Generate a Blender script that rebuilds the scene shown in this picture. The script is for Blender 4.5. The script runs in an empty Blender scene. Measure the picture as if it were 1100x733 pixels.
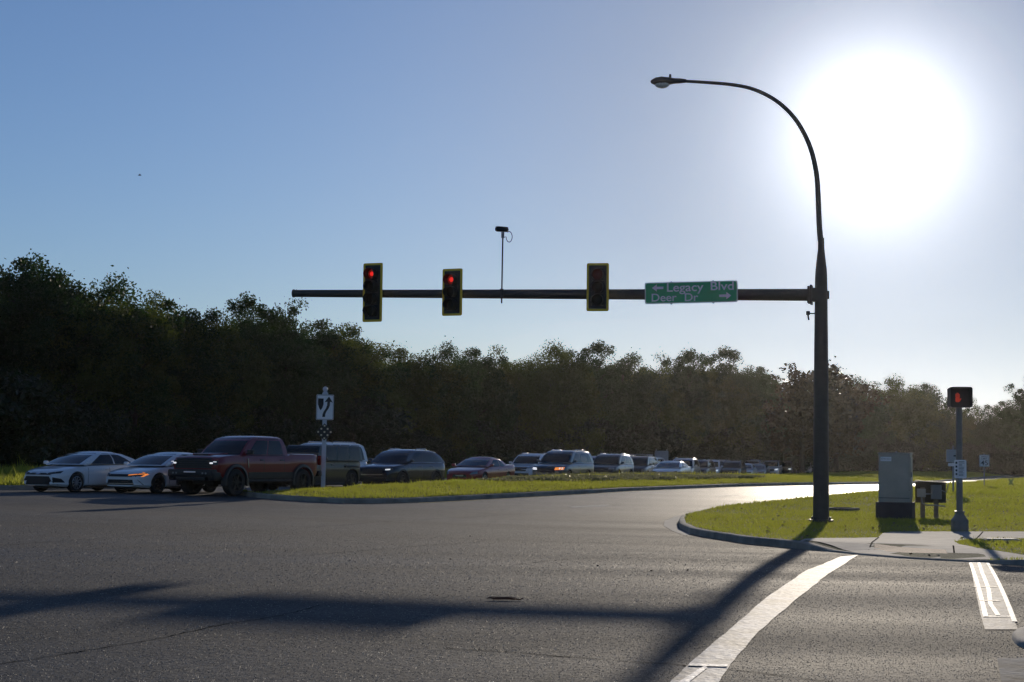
import bpy, bmesh, math, random
import numpy as np
from mathutils import Vector, Matrix
from mathutils.bvhtree import BVHTree
from mathutils.geometry import delaunay_2d_cdt

SC = bpy.context.scene
COL = SC.collection
R = math.radians

# ------------------------------------------------------------------ camera
F = 1880.0
PITCH, ROLL = math.atan(124.0 / F), R(0.68)
CAMZ = 1.81
CM = Matrix.Rotation(R(90) + PITCH, 3, 'X') @ Matrix.Rotation(ROLL, 3, 'Z')
cam = bpy.data.cameras.new('camera')
cam.sensor_width = 36.0
cam.lens = F / 1100.0 * 36.0
cam.clip_start, cam.clip_end = 0.1, 6000
cam_o = bpy.data.objects.new('camera', cam)
COL.objects.link(cam_o)
cam_o.matrix_world = Matrix.Translation((0, 0, CAMZ)) @ CM.to_4x4()
SC.camera = cam_o
EYE = Vector((0, 0, CAMZ))


def ray(px, py):
    return (CM @ Vector(((px - 550) / F, (366.5 - py) / F, -1))).normalized()


# ------------------------------------------------------------------ sky and sun
SUN_DIR = ray(942, 145)
SUN_EL = math.asin(SUN_DIR.z)
SUN_AZ = math.atan2(SUN_DIR.x, SUN_DIR.y)
world = bpy.data.worlds.new('World')
SC.world = world
world.use_nodes = True
wn, wl = world.node_tree.nodes, world.node_tree.links
wn.clear()
w_out = wn.new('ShaderNodeOutputWorld')
w_bg = wn.new('ShaderNodeBackground')
w_sky = wn.new('ShaderNodeTexSky')
w_sky.sky_type = 'NISHITA'
w_sky.sun_disc = False
w_sky.sun_elevation = SUN_EL
w_sky.sun_rotation = SUN_AZ
w_sky.air_density = 1.0
w_sky.dust_density = 0.16
w_sky.ozone_density = 3.0
SKY_STRENGTH = 0.13
w_bg.inputs['Strength'].default_value = SKY_STRENGTH


def wmath(op, a, b=None, c=None):
    n = wn.new('ShaderNodeMath')
    n.operation = op
    for i, v in enumerate((a, b, c)):
        if v is None:
            continue
        if isinstance(v, (int, float)):
            n.inputs[i].default_value = v
        else:
            wl.new(v, n.inputs[i])
    return n.outputs[0]


# bright air round the sun (the aureole of a hazy low sun) and thin cloud low in the sky
w_tc = wn.new('ShaderNodeTexCoord')
w_nrm = wn.new('ShaderNodeVectorMath'); w_nrm.operation = 'NORMALIZE'
wl.new(w_tc.outputs['Generated'], w_nrm.inputs[0])
w_dot = wn.new('ShaderNodeVectorMath'); w_dot.operation = 'DOT_PRODUCT'
wl.new(w_nrm.outputs[0], w_dot.inputs[0])
w_dot.inputs[1].default_value = SUN_DIR
ang = wmath('ARCCOSINE', wmath('MINIMUM', w_dot.outputs['Value'], 1.0))     # radians from the sun
ad = wmath('MULTIPLY', ang, 180 / math.pi)
core = wmath('MULTIPLY', wmath('EXPONENT', wmath('MULTIPLY', ad, -1 / 1.75)), 36.0)
wide = wmath('MULTIPLY', wmath('EXPONENT', wmath('MULTIPLY', ad, -1 / 4.6)), 3.9)
glow = wmath('ADD', core, wide)
w_gc = wn.new('ShaderNodeMixRGB'); w_gc.blend_type = 'MULTIPLY'; w_gc.inputs[0].default_value = 1
w_gc.inputs[1].default_value = (0.98, 1.0, 1.05, 1)
w_comb = wn.new('ShaderNodeCombineXYZ')
for i in range(3):
    wl.new(glow, w_comb.inputs[i])
wl.new(w_comb.outputs[0], w_gc.inputs[2])
w_hs = wn.new('ShaderNodeHueSaturation')
w_hs.inputs['Saturation'].default_value = 0.92
wl.new(w_sky.outputs[0], w_hs.inputs['Color'])
wl.new(wmath('SUBTRACT', 0.92, wmath('MULTIPLY', wmath('EXPONENT', wmath('MULTIPLY', wmath('POWER', wmath('DIVIDE', ad, 13.0), 2.0), -1.0)), 0.5)), w_hs.inputs['Saturation'])
w_add = wn.new('ShaderNodeMixRGB'); w_add.blend_type = 'ADD'; w_add.inputs[0].default_value = 1
w_tint = wn.new('ShaderNodeMixRGB'); w_tint.blend_type = 'MULTIPLY'; w_tint.inputs[0].default_value = 1
w_tint.inputs[2].default_value = (0.80, 0.93, 1.23, 1)
wl.new(w_hs.outputs[0], w_tint.inputs[1])
dim = wmath('SUBTRACT', 1.0, wmath('MULTIPLY', wmath('EXPONENT', wmath('MULTIPLY', wmath('POWER', wmath('DIVIDE', ad, 9.5), 2.0), -1.0)), 0.48))
w_dim = wn.new('ShaderNodeVectorMath'); w_dim.operation = 'SCALE'
wl.new(w_tint.outputs[0], w_dim.inputs[0]); wl.new(dim, w_dim.inputs['Scale'])
wl.new(w_dim.outputs[0], w_add.inputs[1])
wl.new(w_gc.outputs[0], w_add.inputs[2])
# thin cloud
w_map = wn.new('ShaderNodeMapping')
w_map.inputs['Scale'].default_value = (4, 4, 34)
wl.new(w_nrm.outputs[0], w_map.inputs[0])
w_noi = wn.new('ShaderNodeTexNoise')
w_noi.inputs['Scale'].default_value = 1.6
w_noi.inputs['Detail'].default_value = 6
wl.new(w_map.outputs[0], w_noi.inputs['Vector'])
w_sep = wn.new('ShaderNodeSeparateXYZ')
wl.new(w_nrm.outputs[0], w_sep.inputs[0])
cl = wmath('MULTIPLY', wmath('SUBTRACT', w_noi.outputs['Fac'], 0.52), 2.0)
cl.node.use_clamp = True
band = wmath('SUBTRACT', 1.0, wmath('DIVIDE', wmath('ABSOLUTE', wmath('SUBTRACT', w_sep.outputs['Z'], 0.05)), 0.055))
band.node.use_clamp = True
cloud = wmath('MULTIPLY', wmath('MULTIPLY', cl, band), wmath('ADD', 0.5, wmath('MULTIPLY', wmath('EXPONENT', wmath('MULTIPLY', ad, -1 / 8.0)), 5.0)))
w_cc = wn.new('ShaderNodeCombineXYZ')
for i in range(3):
    wl.new(cloud, w_cc.inputs[i])
w_add2 = wn.new('ShaderNodeMixRGB'); w_add2.blend_type = 'ADD'; w_add2.inputs[0].default_value = 1
wl.new(w_add.outputs[0], w_add2.inputs[1])
wl.new(w_cc.outputs[0], w_add2.inputs[2])
wl.new(w_add2.outputs[0], w_bg.inputs['Color'])
wl.new(w_bg.outputs[0], w_out.inputs['Surface'])

sun = bpy.data.lights.new('sun', 'SUN')
sun.energy = 4.4
sun.angle = R(0.53)
sun.color = (1.0, 0.87, 0.70)
sun_o = bpy.data.objects.new('sun', sun)
COL.objects.link(sun_o)
sun_o.rotation_euler = SUN_DIR.to_track_quat('Z', 'Y').to_euler()
SC.view_settings.view_transform = 'Standard'
SC.view_settings.look = 'None'
SC.view_settings.exposure = -0.88
SC.view_settings.gamma = 1.0
SC.view_settings.use_curve_mapping = False
SC.render.engine = 'CYCLES'
SC.cycles.use_denoising = True
SC.cycles.max_bounces = 8
SC.cycles.transparent_max_bounces = 8
SC.cycles.volume_bounces = 0
SC.cycles.sample_clamp_indirect = 6.0


# ------------------------------------------------------------------ ground shape
def sstep(a, b, v):
    t = min(1.0, max(0.0, (v - a) / (b - a)))
    return t * t * (3 - 2 * t)


def g(x, y):
    """Height of the road: it drains towards the near corner and falls away with distance."""
    d = math.hypot(x - 11, y - 46)
    return 0.40 * sstep(6, 30, d) - 0.38 * sstep(92, 150, y)


def hit(px, py, fn=g):
    d = ray(px, py)
    t = 5.0
    z = 0.0
    lo, hi = 3.0, 900.0
    for k in range(60):
        t = (lo + hi) / 2
        p = EYE + d * t
        if p.z > fn(p.x, p.y):
            lo = t
        else:
            hi = t
    p = EYE + d * t
    return Vector((p.x, p.y, fn(p.x, p.y)))


def atd(px, py, Y):
    """Point on the ray of a photo pixel at depth Y."""
    d = ray(px, py)
    return EYE + d * (Y / d.y)


def xat(px, Y):
    """World x of photo column px at road level and depth Y."""
    d = ray(px, 500)
    return d.x / d.y * Y


# ------------------------------------------------------------------ materials
MATS = {}


def mat(name, base=(0.5, 0.5, 0.5), rough=0.5, metal=0.0, coat=0.0, emit=None, es=0.0, noise=None, spec=0.5, bump=None):
    """noise = (scale, amount): the surface's own mottling; bump = (scale, distance)"""
    if name in MATS:
        return MATS[name]
    m = bpy.data.materials.new(name)
    m.use_nodes = True
    nt = m.node_tree
    b = nt.nodes['Principled BSDF']
    b.inputs['Base Color'].default_value = (*base, 1)
    b.inputs['Roughness'].default_value = rough
    b.inputs['Metallic'].default_value = metal
    b.inputs['Coat Weight'].default_value = coat
    b.inputs['Coat Roughness'].default_value = 0.06
    b.inputs['Specular IOR Level'].default_value = spec
    if emit:
        b.inputs['Emission Color'].default_value = (*emit, 1)
        b.inputs['Emission Strength'].default_value = es
    tc = nt.nodes.new('ShaderNodeTexCoord')
    if noise:
        n = nt.nodes.new('ShaderNodeTexNoise')
        n.inputs['Scale'].default_value = noise[0]
        n.inputs['Detail'].default_value = 5
        nt.links.new(tc.outputs['Object'], n.inputs['Vector'])
        r = nt.nodes.new('ShaderNodeValToRGB')
        a = noise[1]
        r.color_ramp.elements[0].position = 0.3
        r.color_ramp.elements[1].position = 0.7
        r.color_ramp.elements[0].color = (*[c * (1 - a) for c in base], 1)
        r.color_ramp.elements[1].color = (*[min(1, c * (1 + a)) for c in base], 1)
        nt.links.new(n.outputs['Fac'], r.inputs[0])
        nt.links.new(r.outputs[0], b.inputs['Base Color'])
    if bump:
        n2 = nt.nodes.new('ShaderNodeTexNoise')
        n2.inputs['Scale'].default_value = bump[0]
        n2.inputs['Detail'].default_value = 4
        nt.links.new(tc.outputs['Object'], n2.inputs['Vector'])
        bp = nt.nodes.new('ShaderNodeBump')
        bp.inputs['Distance'].default_value = bump[1]
        nt.links.new(n2.outputs['Fac'], bp.inputs['Height'])
        nt.links.new(bp.outputs[0], b.inputs['Normal'])
    MATS[name] = m
    return m


def asphalt_mat():
    m = bpy.data.materials.new('asphalt')
    m.use_nodes = True
    nt = m.node_tree
    N, L = nt.nodes, nt.links
    b = N['Principled BSDF']
    geo = N.new('ShaderNodeNewGeometry')

    def tex(scale, detail=4, sc=(1, 1, 1), rough=0.5):
        mp = N.new('ShaderNodeMapping'); mp.inputs['Scale'].default_value = sc
        L.new(geo.outputs['Position'], mp.inputs[0])
        n = N.new('ShaderNodeTexNoise'); n.inputs['Scale'].default_value = scale
        n.inputs['Detail'].default_value = detail; n.inputs['Roughness'].default_value = rough
        L.new(mp.outputs[0], n.inputs['Vector'])
        return n.outputs['Fac']

    def ramp(fac, p0, c0, p1, c1):
        r = N.new('ShaderNodeValToRGB')
        r.color_ramp.elements[0].position = p0; r.color_ramp.elements[0].color = (*c0, 1)
        r.color_ramp.elements[1].position = p1; r.color_ramp.elements[1].color = (*c1, 1)
        L.new(fac, r.inputs[0])
        return r.outputs[0]

    def mul(a, c):
        x = N.new('ShaderNodeMixRGB'); x.blend_type = 'MULTIPLY'; x.inputs[0].default_value = 1
        L.new(a, x.inputs[1]); L.new(c, x.inputs[2])
        return x.outputs[0]
    # stones of the aggregate
    vor = N.new('ShaderNodeTexVoronoi'); vor.inputs['Scale'].default_value = 55
    L.new(geo.outputs['Position'], vor.inputs['Vector'])
    sepc = N.new('ShaderNodeSeparateColor'); L.new(vor.outputs['Color'], sepc.inputs[0])
    stones = ramp(sepc.outputs['Red'], 0.15, (0.030, 0.0295, 0.029), 0.95, (0.115, 0.111, 0.105))
    big = ramp(tex(0.16, 5, (0.35, 1.0, 1)), 0.35, (0.70, 0.70, 0.71), 0.65, (1.3, 1.29, 1.27))
    med = ramp(tex(1.7, 5), 0.3, (0.78, 0.78, 0.78), 0.7, (1.16, 1.16, 1.16))
    col = mul(mul(stones, big), med)
    # oil drips and tar along the wheel paths
    L.new(col, b.inputs['Base Color'])
    rr = ramp(tex(0.35, 4, (0.12, 1.0, 1)), 0.3, (0.74,) * 3, 0.75, (0.94,) * 3)
    # the far carriageway is polished smoother by traffic than the rough near surface
    sp = N.new('ShaderNodeSeparateXYZ'); L.new(geo.outputs['Position'], sp.inputs[0])
    mr = N.new('ShaderNodeMapRange'); mr.inputs['From Min'].default_value = 42; mr.inputs['From Max'].default_value = 70
    mr.inputs['To Min'].default_value = 1.0; mr.inputs['To Max'].default_value = 0.62
    L.new(sp.outputs['Y'], mr.inputs['Value'])
    mm = N.new('ShaderNodeMath'); mm.operation = 'MULTIPLY'
    L.new(rr, mm.inputs[0]); L.new(mr.outputs[0], mm.inputs[1])
    L.new(mm.outputs[0], b.inputs['Roughness'])
    b.inputs['Specular IOR Level'].default_value = 0.22
    bp = N.new('ShaderNodeBump'); bp.inputs['Distance'].default_value = 0.012; bp.inputs['Strength'].default_value = 0.8
    L.new(sepc.outputs['Green'], bp.inputs['Height'])
    bp2 = N.new('ShaderNodeBump'); bp2.inputs['Distance'].default_value = 0.008
    L.new(tex(14, 3), bp2.inputs['Height'])
    L.new(bp.outputs[0], bp2.inputs['Normal'])
    L.new(bp2.outputs[0], b.inputs['Normal'])
    return m


def leaf_mat(name, c_dark, c_light, trans=0.5, gloss=0.35, tcol=(0.16, 0.26, 0.03)):
    m = bpy.data.materials.new(name)
    m.use_nodes = True
    nt = m.node_tree
    N, L = nt.nodes, nt.links
    b = N['Principled BSDF']
    out = N['Material Output']
    at = N.new('ShaderNodeAttribute'); at.attribute_name = 'rnd'
    oi = N.new('ShaderNodeObjectInfo')
    mx = N.new('ShaderNodeMath'); mx.operation = 'ADD'
    ml = N.new('ShaderNodeMath'); ml.operation = 'MULTIPLY'; ml.inputs[1].default_value = 0.55
    L.new(oi.outputs['Random'], ml.inputs[0])
    ml2 = N.new('ShaderNodeMath'); ml2.operation = 'MULTIPLY'; ml2.inputs[1].default_value = 0.6
    L.new(at.outputs['Fac'], ml2.inputs[0])
    L.new(ml.outputs[0], mx.inputs[0]); L.new(ml2.outputs[0], mx.inputs[1])
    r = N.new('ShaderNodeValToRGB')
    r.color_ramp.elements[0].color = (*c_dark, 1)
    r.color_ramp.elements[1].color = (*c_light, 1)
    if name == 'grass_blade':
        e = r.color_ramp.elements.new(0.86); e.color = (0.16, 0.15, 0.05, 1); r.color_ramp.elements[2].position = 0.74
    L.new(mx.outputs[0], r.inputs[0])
    L.new(r.outputs[0], b.inputs['Base Color'])
    b.inputs['Roughness'].default_value = gloss
    tr = N.new('ShaderNodeBsdfTranslucent')
    mc = N.new('ShaderNodeMixRGB'); mc.blend_type = 'MIX'; mc.inputs[0].default_value = 0.7
    L.new(r.outputs[0], mc.inputs[1]); mc.inputs[2].default_value = (*tcol, 1)
    L.new(mc.outputs[0], tr.inputs['Color'])
    ms = N.new('ShaderNodeMixShader'); ms.inputs[0].default_value = trans
    L.new(b.outputs[0], ms.inputs[1]); L.new(tr.outputs[0], ms.inputs[2])
    L.new(ms.outputs[0], out.inputs['Surface'])
    return m


def worn_paint(name, base, wear=0.5, rough=0.88, spec=0.25):
    m = bpy.data.materials.new(name)
    m.use_nodes = True
    nt = m.node_tree
    N, L = nt.nodes, nt.links
    b = N['Principled BSDF']
    geo = N.new('ShaderNodeNewGeometry')
    n = N.new('ShaderNodeTexNoise'); n.inputs['Scale'].default_value = 2.2; n.inputs['Detail'].default_value = 9
    n.inputs['Roughness'].default_value = 0.72
    L.new(geo.outputs['Position'], n.inputs['Vector'])
    r = N.new('ShaderNodeValToRGB')
    r.color_ramp.elements[0].position = wear - 0.1
    r.color_ramp.elements[1].position = wear + 0.1
    r.color_ramp.elements[0].color = (base[0] * .22, base[1] * .22, base[2] * .23, 1)
    r.color_ramp.elements[1].color = (*base, 1)
    L.new(n.outputs['Fac'], r.inputs[0])
    # dark tyre grime specks
    v = N.new('ShaderNodeTexNoise'); v.inputs['Scale'].default_value = 18; v.inputs['Detail'].default_value = 4
    L.new(geo.outputs['Position'], v.inputs['Vector'])
    r2 = N.new('ShaderNodeValToRGB')
    r2.color_ramp.elements[0].position = 0.3; r2.color_ramp.elements[0].color = (.45, .45, .45, 1)
    r2.color_ramp.elements[1].position = 0.55; r2.color_ramp.elements[1].color = (1, 1, 1, 1)
    L.new(v.outputs['Fac'], r2.inputs[0])
    x = N.new('ShaderNodeMixRGB'); x.blend_type = 'MULTIPLY'; x.inputs[0].default_value = 1
    L.new(r.outputs[0], x.inputs[1]); L.new(r2.outputs[0], x.inputs[2])
    L.new(x.outputs[0], b.inputs['Base Color'])
    b.inputs['Roughness'].default_value = rough
    b.inputs['Specular IOR Level'].default_value = spec
    bp = N.new('ShaderNodeBump'); bp.inputs['Distance'].default_value = 0.010
    L.new(v.outputs['Fac'], bp.inputs['Height']); L.new(bp.outputs[0], b.inputs['Normal'])
    return m


# ------------------------------------------------------------------ object helpers
def link(name, mesh, m=None, parent=None, smooth=None):
    o = bpy.data.objects.new(name, mesh)
    COL.objects.link(o)
    if m is not None:
        for mm in (m if isinstance(m, (list, tuple)) else [m]):
            mesh.materials.append(mm)
    if parent is not None:
        o.parent = parent
    if smooth is not None:
        mesh.shade_smooth()
        mesh.set_sharp_from_angle(angle=R(smooth))
    return o


def obj(name, bm, m=None, parent=None, smooth=None):
    bmesh.ops.recalc_face_normals(bm, faces=bm.faces)
    me = bpy.data.meshes.new(name)
    bm.to_mesh(me)
    bm.free()
    return link(name, me, m, parent, smooth)


def empty(name, loc=(0, 0, 0), rotz=0.0):
    o = bpy.data.objects.new(name, None)
    COL.objects.link(o)
    o.location = loc
    o.rotation_euler = (0, 0, rotz)
    o.empty_display_size = 0.3
    return o


def tag(o, label=None, cat=None, group=None, kind=None):
    if label:
        o['label'] = label
    if cat:
        o['category'] = cat
    if group:
        o['group'] = group
    if kind:
        o['kind'] = kind
    return o


def copy_tree(o, parent=None):
    c = o.copy()
    COL.objects.link(c)
    c.parent = parent
    for ch in list(o.children):
        copy_tree(ch, c)
    return c


def bx(bm, c, s, rot=None, bev=0.0):
    """box centre c size s; rot = 3x3 matrix"""
    r = bmesh.ops.create_cube(bm, size=1.0)
    vs = r['verts']
    for v in vs:
        v.co = Vector((v.co.x * s[0], v.co.y * s[1], v.co.z * s[2]))
    if bev > 0:
        es = list({e for v in vs for e in v.link_edges})
        rr = bmesh.ops.bevel(bm, geom=es, offset=bev, segments=2, affect='EDGES', profile=0.5)
        vs = list({v for f in rr['faces'] for v in f.verts} | {v for v in vs if v.is_valid})
    for v in vs:
        p = v.co
        if rot is not None:
            p = rot @ p
        v.co = p + Vector(c)
    return vs


def tube(bm, pts, rads, seg=12, cap=True, up=Vector((0, 0, 1))):
    """swept tube through pts with a radius at each"""
    pts = [Vector(p) for p in pts]
    rings = []
    prev = None
    for i, p in enumerate(pts):
        if i == 0:
            t = pts[1] - pts[0]
        elif i == len(pts) - 1:
            t = pts[-1] - pts[-2]
        else:
            t = (pts[i + 1] - pts[i]).normalized() + (pts[i] - pts[i - 1]).normalized()
        t.normalize()
        if prev is None:
            a = t.cross(up if abs(t.dot(up)) < 0.95 else Vector((1, 0, 0))).normalized()
        else:
            a = (prev - t * prev.dot(t)).normalized()
        prev = a
        b = t.cross(a)
        r = rads[i] if isinstance(rads, (list, tuple)) else rads
        rings.append([bm.verts.new(p + (a * math.cos(2 * math.pi * k / seg) + b * math.sin(2 * math.pi * k / seg)) * r) for k in range(seg)])
    for i in range(len(rings) - 1):
        for k in range(seg):
            bm.faces.new((rings[i][k], rings[i][(k + 1) % seg], rings[i + 1][(k + 1) % seg], rings[i + 1][k]))
    if cap:
        bm.faces.new(rings[0][::-1])
        bm.faces.new(rings[-1])
    return rings


def prism(bm, pts2, y0, y1, M=None):
    """extrude a 2D outline (x,z) between y0 and y1"""
    a = [bm.verts.new((p[0], y0, p[1])) for p in pts2]
    b = [bm.verts.new((p[0], y1, p[1])) for p in pts2]
    n = len(pts2)
    bm.faces.new(a)
    bm.faces.new(b[::-1])
    for i in range(n):
        bm.faces.new((a[i], b[i], b[(i + 1) % n], a[(i + 1) % n]))
    if M is not None:
        for v in a + b:
            v.co = M @ v.co


def rrect(w, h, r, cx=0, cz=0, n=4):
    out = []
    for (sx, sz, a0) in ((1, 1, 0), (-1, 1, 90), (-1, -1, 180), (1, -1, 270)):
        for k in range(n + 1):
            a = R(a0 + 90 * k / n)
            out.append((cx + sx * (w / 2 - r) + r * math.cos(a), cz + sz * (h / 2 - r) + r * math.sin(a)))
    return out


def lathe(bm, prof, seg=24, M=None, axis='Y'):
    """prof: (radius, axial) pairs round the given axis"""
    rings = []
    for (r, a) in prof:
        ring = []
        for k in range(seg):
            t = 2 * math.pi * k / seg
            if axis == 'Y':
                p = Vector((r * math.cos(t), a, r * math.sin(t)))
            else:
                p = Vector((r * math.cos(t), r * math.sin(t), a))
            ring.append(bm.verts.new(M @ p if M is not None else p))
        rings.append(ring)
    for i in range(len(rings) - 1):
        for k in range(seg):
            bm.faces.new((rings[i][k], rings[i][(k + 1) % seg], rings[i + 1][(k + 1) % seg], rings[i + 1][k]))
    return rings


def text_mesh(s, size, extrude=0.004):
    cu = bpy.data.curves.new('txt', 'FONT')
    cu.body = s
    cu.size = size
    cu.extrude = extrude
    cu.align_x = 'LEFT'
    cu.resolution_u = 6
    cu.offset = size * 0.010
    o = bpy.data.objects.new('txt', cu)
    COL.objects.link(o)
    bpy.context.view_layer.update()
    dg = bpy.context.evaluated_depsgraph_get()
    me = bpy.data.meshes.new_from_object(o.evaluated_get(dg))
    bpy.data.objects.remove(o)
    return me


def lettering(s, x0, x1, z0, z1, y, m, parent, name='lettering'):
    """text laid in the x-z plane facing -y, fitted into a box"""
    me = text_mesh(s, 1.0)
    co = np.empty(len(me.vertices) * 3, dtype=np.float32)
    me.vertices.foreach_get('co', co)
    co = co.reshape(-1, 3)
    mn, mx = co.min(0), co.max(0)
    u = (co[:, 0] - mn[0]) / (mx[0] - mn[0])
    v = (co[:, 1] - mn[1]) / (mx[1] - mn[1])
    out = np.stack([x0 + u * (x1 - x0), y - co[:, 2], z0 + v * (z1 - z0)], 1)
    me.vertices.foreach_set('co', out.astype(np.float32).ravel())
    me.update()
    return link(name, me, m, parent)


def arr_mesh(name, verts, faces_n, m, parent=None, rnd=None):
    """verts (N,3) already in face order, faces_n vertices per face"""
    me = bpy.data.meshes.new(name)
    nv = len(verts)
    nf = nv // faces_n
    me.vertices.add(nv)
    me.vertices.foreach_set('co', np.asarray(verts, dtype=np.float32).ravel())
    me.loops.add(nv)
    me.loops.foreach_set('vertex_index', np.arange(nv, dtype=np.int32))
    me.polygons.add(nf)
    me.polygons.foreach_set('loop_start', np.arange(0, nv, faces_n, dtype=np.int32))
    me.polygons.foreach_set('loop_total', np.full(nf, faces_n, dtype=np.int32))
    me.update(calc_edges=True)
    if rnd is not None:
        a = me.attributes.new('rnd', 'FLOAT', 'FACE')
        a.data.foreach_set('value', np.asarray(rnd, dtype=np.float32))
    if m is not None:
        me.materials.append(m)
    o = bpy.data.objects.new(name, me)
    COL.objects.link(o)
    if parent is not None:
        o.parent = parent
    return o


def in_poly(P, poly):
    x, y = P[:, 0], P[:, 1]
    c = np.zeros(len(P), bool)
    n = len(poly)
    for i in range(n):
        x0, y0 = poly[i][0], poly[i][1]
        x1, y1 = poly[(i + 1) % n][0], poly[(i + 1) % n][1]
        if y0 == y1:
            continue
        cond = ((y0 > y) != (y1 > y)) & (x < (x1 - x0) * (y - y0) / (y1 - y0) + x0)
        c ^= cond
    return c


def densify(poly, step, closed=True):
    out = []
    n = len(poly)
    for i in range(n if closed else n - 1):
        a, b = Vector(poly[i][:2]), Vector(poly[(i + 1) % n][:2])
        k = max(1, int((b - a).length / step))
        for j in range(k):
            out.append(a.lerp(b, j / k))
    if not closed:
        out.append(Vector(poly[-1][:2]))
    return out


def smooth_poly(pts, it=2, closed=True):
    P = [Vector(p[:2]) for p in pts]
    for _ in range(it):
        Q = []
        n = len(P)
        if not closed:
            Q.append(P[0])
        for i in range(n if closed else n - 1):
            a, b = P[i], P[(i + 1) % n]
            Q += [a.lerp(b, .25), a.lerp(b, .75)]
        if not closed:
            Q.append(P[-1])
        P = Q
    return P


def sheet(name, poly, hfn, m, lift=0.0, step=1.0, inner=2.0, parent=None):
    """flat surface over a polygon following hfn"""
    P = densify(poly, step)
    xs = [p[0] for p in P]
    ys = [p[1] for p in P]
    pts = [Vector(p[:2]) for p in P]
    n = len(pts)
    edges = [(i, (i + 1) % n) for i in range(n)]
    gx = np.arange(min(xs), max(xs), inner)
    gy = np.arange(min(ys), max(ys), inner)
    G = np.array([(a, b) for a in gx for b in gy]) if len(gx) and len(gy) else np.zeros((0, 2))
    if len(G):
        G = G[in_poly(G, pts)]
        pts = pts + [Vector(q) for q in G]
    V, E, Fc, *_ = delaunay_2d_cdt(pts, edges, [], 1, 1e-5)
    me = bpy.data.meshes.new(name)
    me.from_pydata([(v.x, v.y, hfn(v.x, v.y) + lift) for v in V], [], [f for f in Fc])
    me.update()
    if me.polygons and me.polygons[0].normal.z < 0:
        me.flip_normals()
    return link(name, me, m, parent)


def inset(poly, d):
    """offset a closed polygon inwards by d (vertex normals)"""
    n = len(poly)
    area = sum(poly[i][0] * poly[(i + 1) % n][1] - poly[(i + 1) % n][0] * poly[i][1] for i in range(n))
    s = 1 if area > 0 else -1
    out = []
    for i in range(n):
        a, b, c = Vector(poly[i - 1][:2]), Vector(poly[i][:2]), Vector(poly[(i + 1) % n][:2])
        t = ((b - a).normalized() + (c - b).normalized())
        if t.length < 1e-6:
            t = (c - b)
        t.normalize()
        nrm = Vector((-t.y, t.x)) * s
        out.append(b + nrm * d)
    return out


def curb(name, poly, hroad, htop, m, w=0.16, gutter=0.0, parent=None):
    """kerb ring around a closed polygon: outer bottom on the road, rounded top"""
    P = densify(poly, 0.8)
    rows = [(-gutter - 0.001, 'r', 0.006), (-0.001, 'r', 0.008), (0.02, 't', -0.025), (0.045, 't', -0.004), (w, 't', 0.0), (w + .02, 't', -0.06)]
    if gutter == 0:
        rows = [(0.0, 'r', -0.05)] + rows[2:]
    bm = bmesh.new()
    rings = []
    for (d, k, dz) in rows:
        Q = inset(P, d)
        ring = []
        for p in Q:
            z = hroad(p.x, p.y) if k == 'r' else max(htop(p.x, p.y), hroad(p.x, p.y) + 0.03)
            ring.append(bm.verts.new((p.x, p.y, z + dz)))
        rings.append(ring)
    n = len(P)
    for i in range(len(rings) - 1):
        for k in range(n):
            bm.faces.new((rings[i][k], rings[i][(k + 1) % n], rings[i + 1][(k + 1) % n], rings[i + 1][k]))
    return obj(name, bm, m, parent, smooth=40)

# ------------------------------------------------------------------ shared materials
M_asph = asphalt_mat()
M_conc = mat('concrete', (0.30, 0.29, 0.27), 0.85, noise=(3.0, 0.22), bump=(40, 0.004))
M_curb = mat('kerb_concrete', (0.27, 0.25, 0.21), 0.85, noise=(2.0, 0.3), bump=(30, 0.006))
M_soil = mat('grass_ground', (0.080, 0.088, 0.032), 0.95, noise=(0.9, 0.5), bump=(25, 0.03))
M_mulch = mat('mulch', (0.075, 0.05, 0.035), 0.95, noise=(8, 0.5), bump=(30, 0.05))
M_litter = mat('woodland_floor', (0.035, 0.04, 0.02), 0.95, noise=(1.0, 0.4))
M_steel = mat('pole_steel', (0.045, 0.045, 0.043), 0.5, 0.1, noise=(6, 0.15), bump=(60, 0.0015))
M_steeld = mat('dark_steel', (0.035, 0.036, 0.04), 0.42, 0.4, noise=(6, 0.15))
M_galv = mat('galvanised_steel', (0.32, 0.33, 0.34), 0.55, 0.4, noise=(9, 0.2))
M_black = mat('black_plastic', (0.012, 0.012, 0.013), 0.5)
M_joint = mat('joint_dark', (0.05, 0.048, 0.045), 1.0, spec=0.0)  # the walk joints' own dark colour, kept matte
M_yellow = mat('yellow_reflective', (0.92, 0.60, 0.03), 0.5)
M_white = mat('white_sheeting', (0.93, 0.93, 0.93), 0.45)
M_green = mat('sign_green', (0.02, 0.46, 0.16), 0.4, noise=(2, 0.08))
M_grey = mat('cabinet_grey', (0.42, 0.39, 0.33), 0.5, 0.3, noise=(2.5, 0.12))
M_whitepost = mat('white_post', (0.62, 0.65, 0.68), 0.5)
M_red_lit = mat('red_lamp_lit', (0.5, 0.01, 0.01), 0.3, emit=(1.0, 0.02, 0.014), es=1.9)
M_red_rim = mat('red_lens', (0.30, 0.01, 0.01), 0.3, emit=(1.0, 0.02, 0.012), es=0.12)
M_red_off = mat('red_lamp_dim', (0.03, 0.004, 0.003), 0.35, emit=(1, 0.03, 0.015), es=0.008)
M_lens_y = mat('amber_lens_off', (0.012, 0.007, 0.002), 0.5)
M_lens_g = mat('green_lens_off', (0.002, 0.008, 0.004), 0.5)

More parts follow.
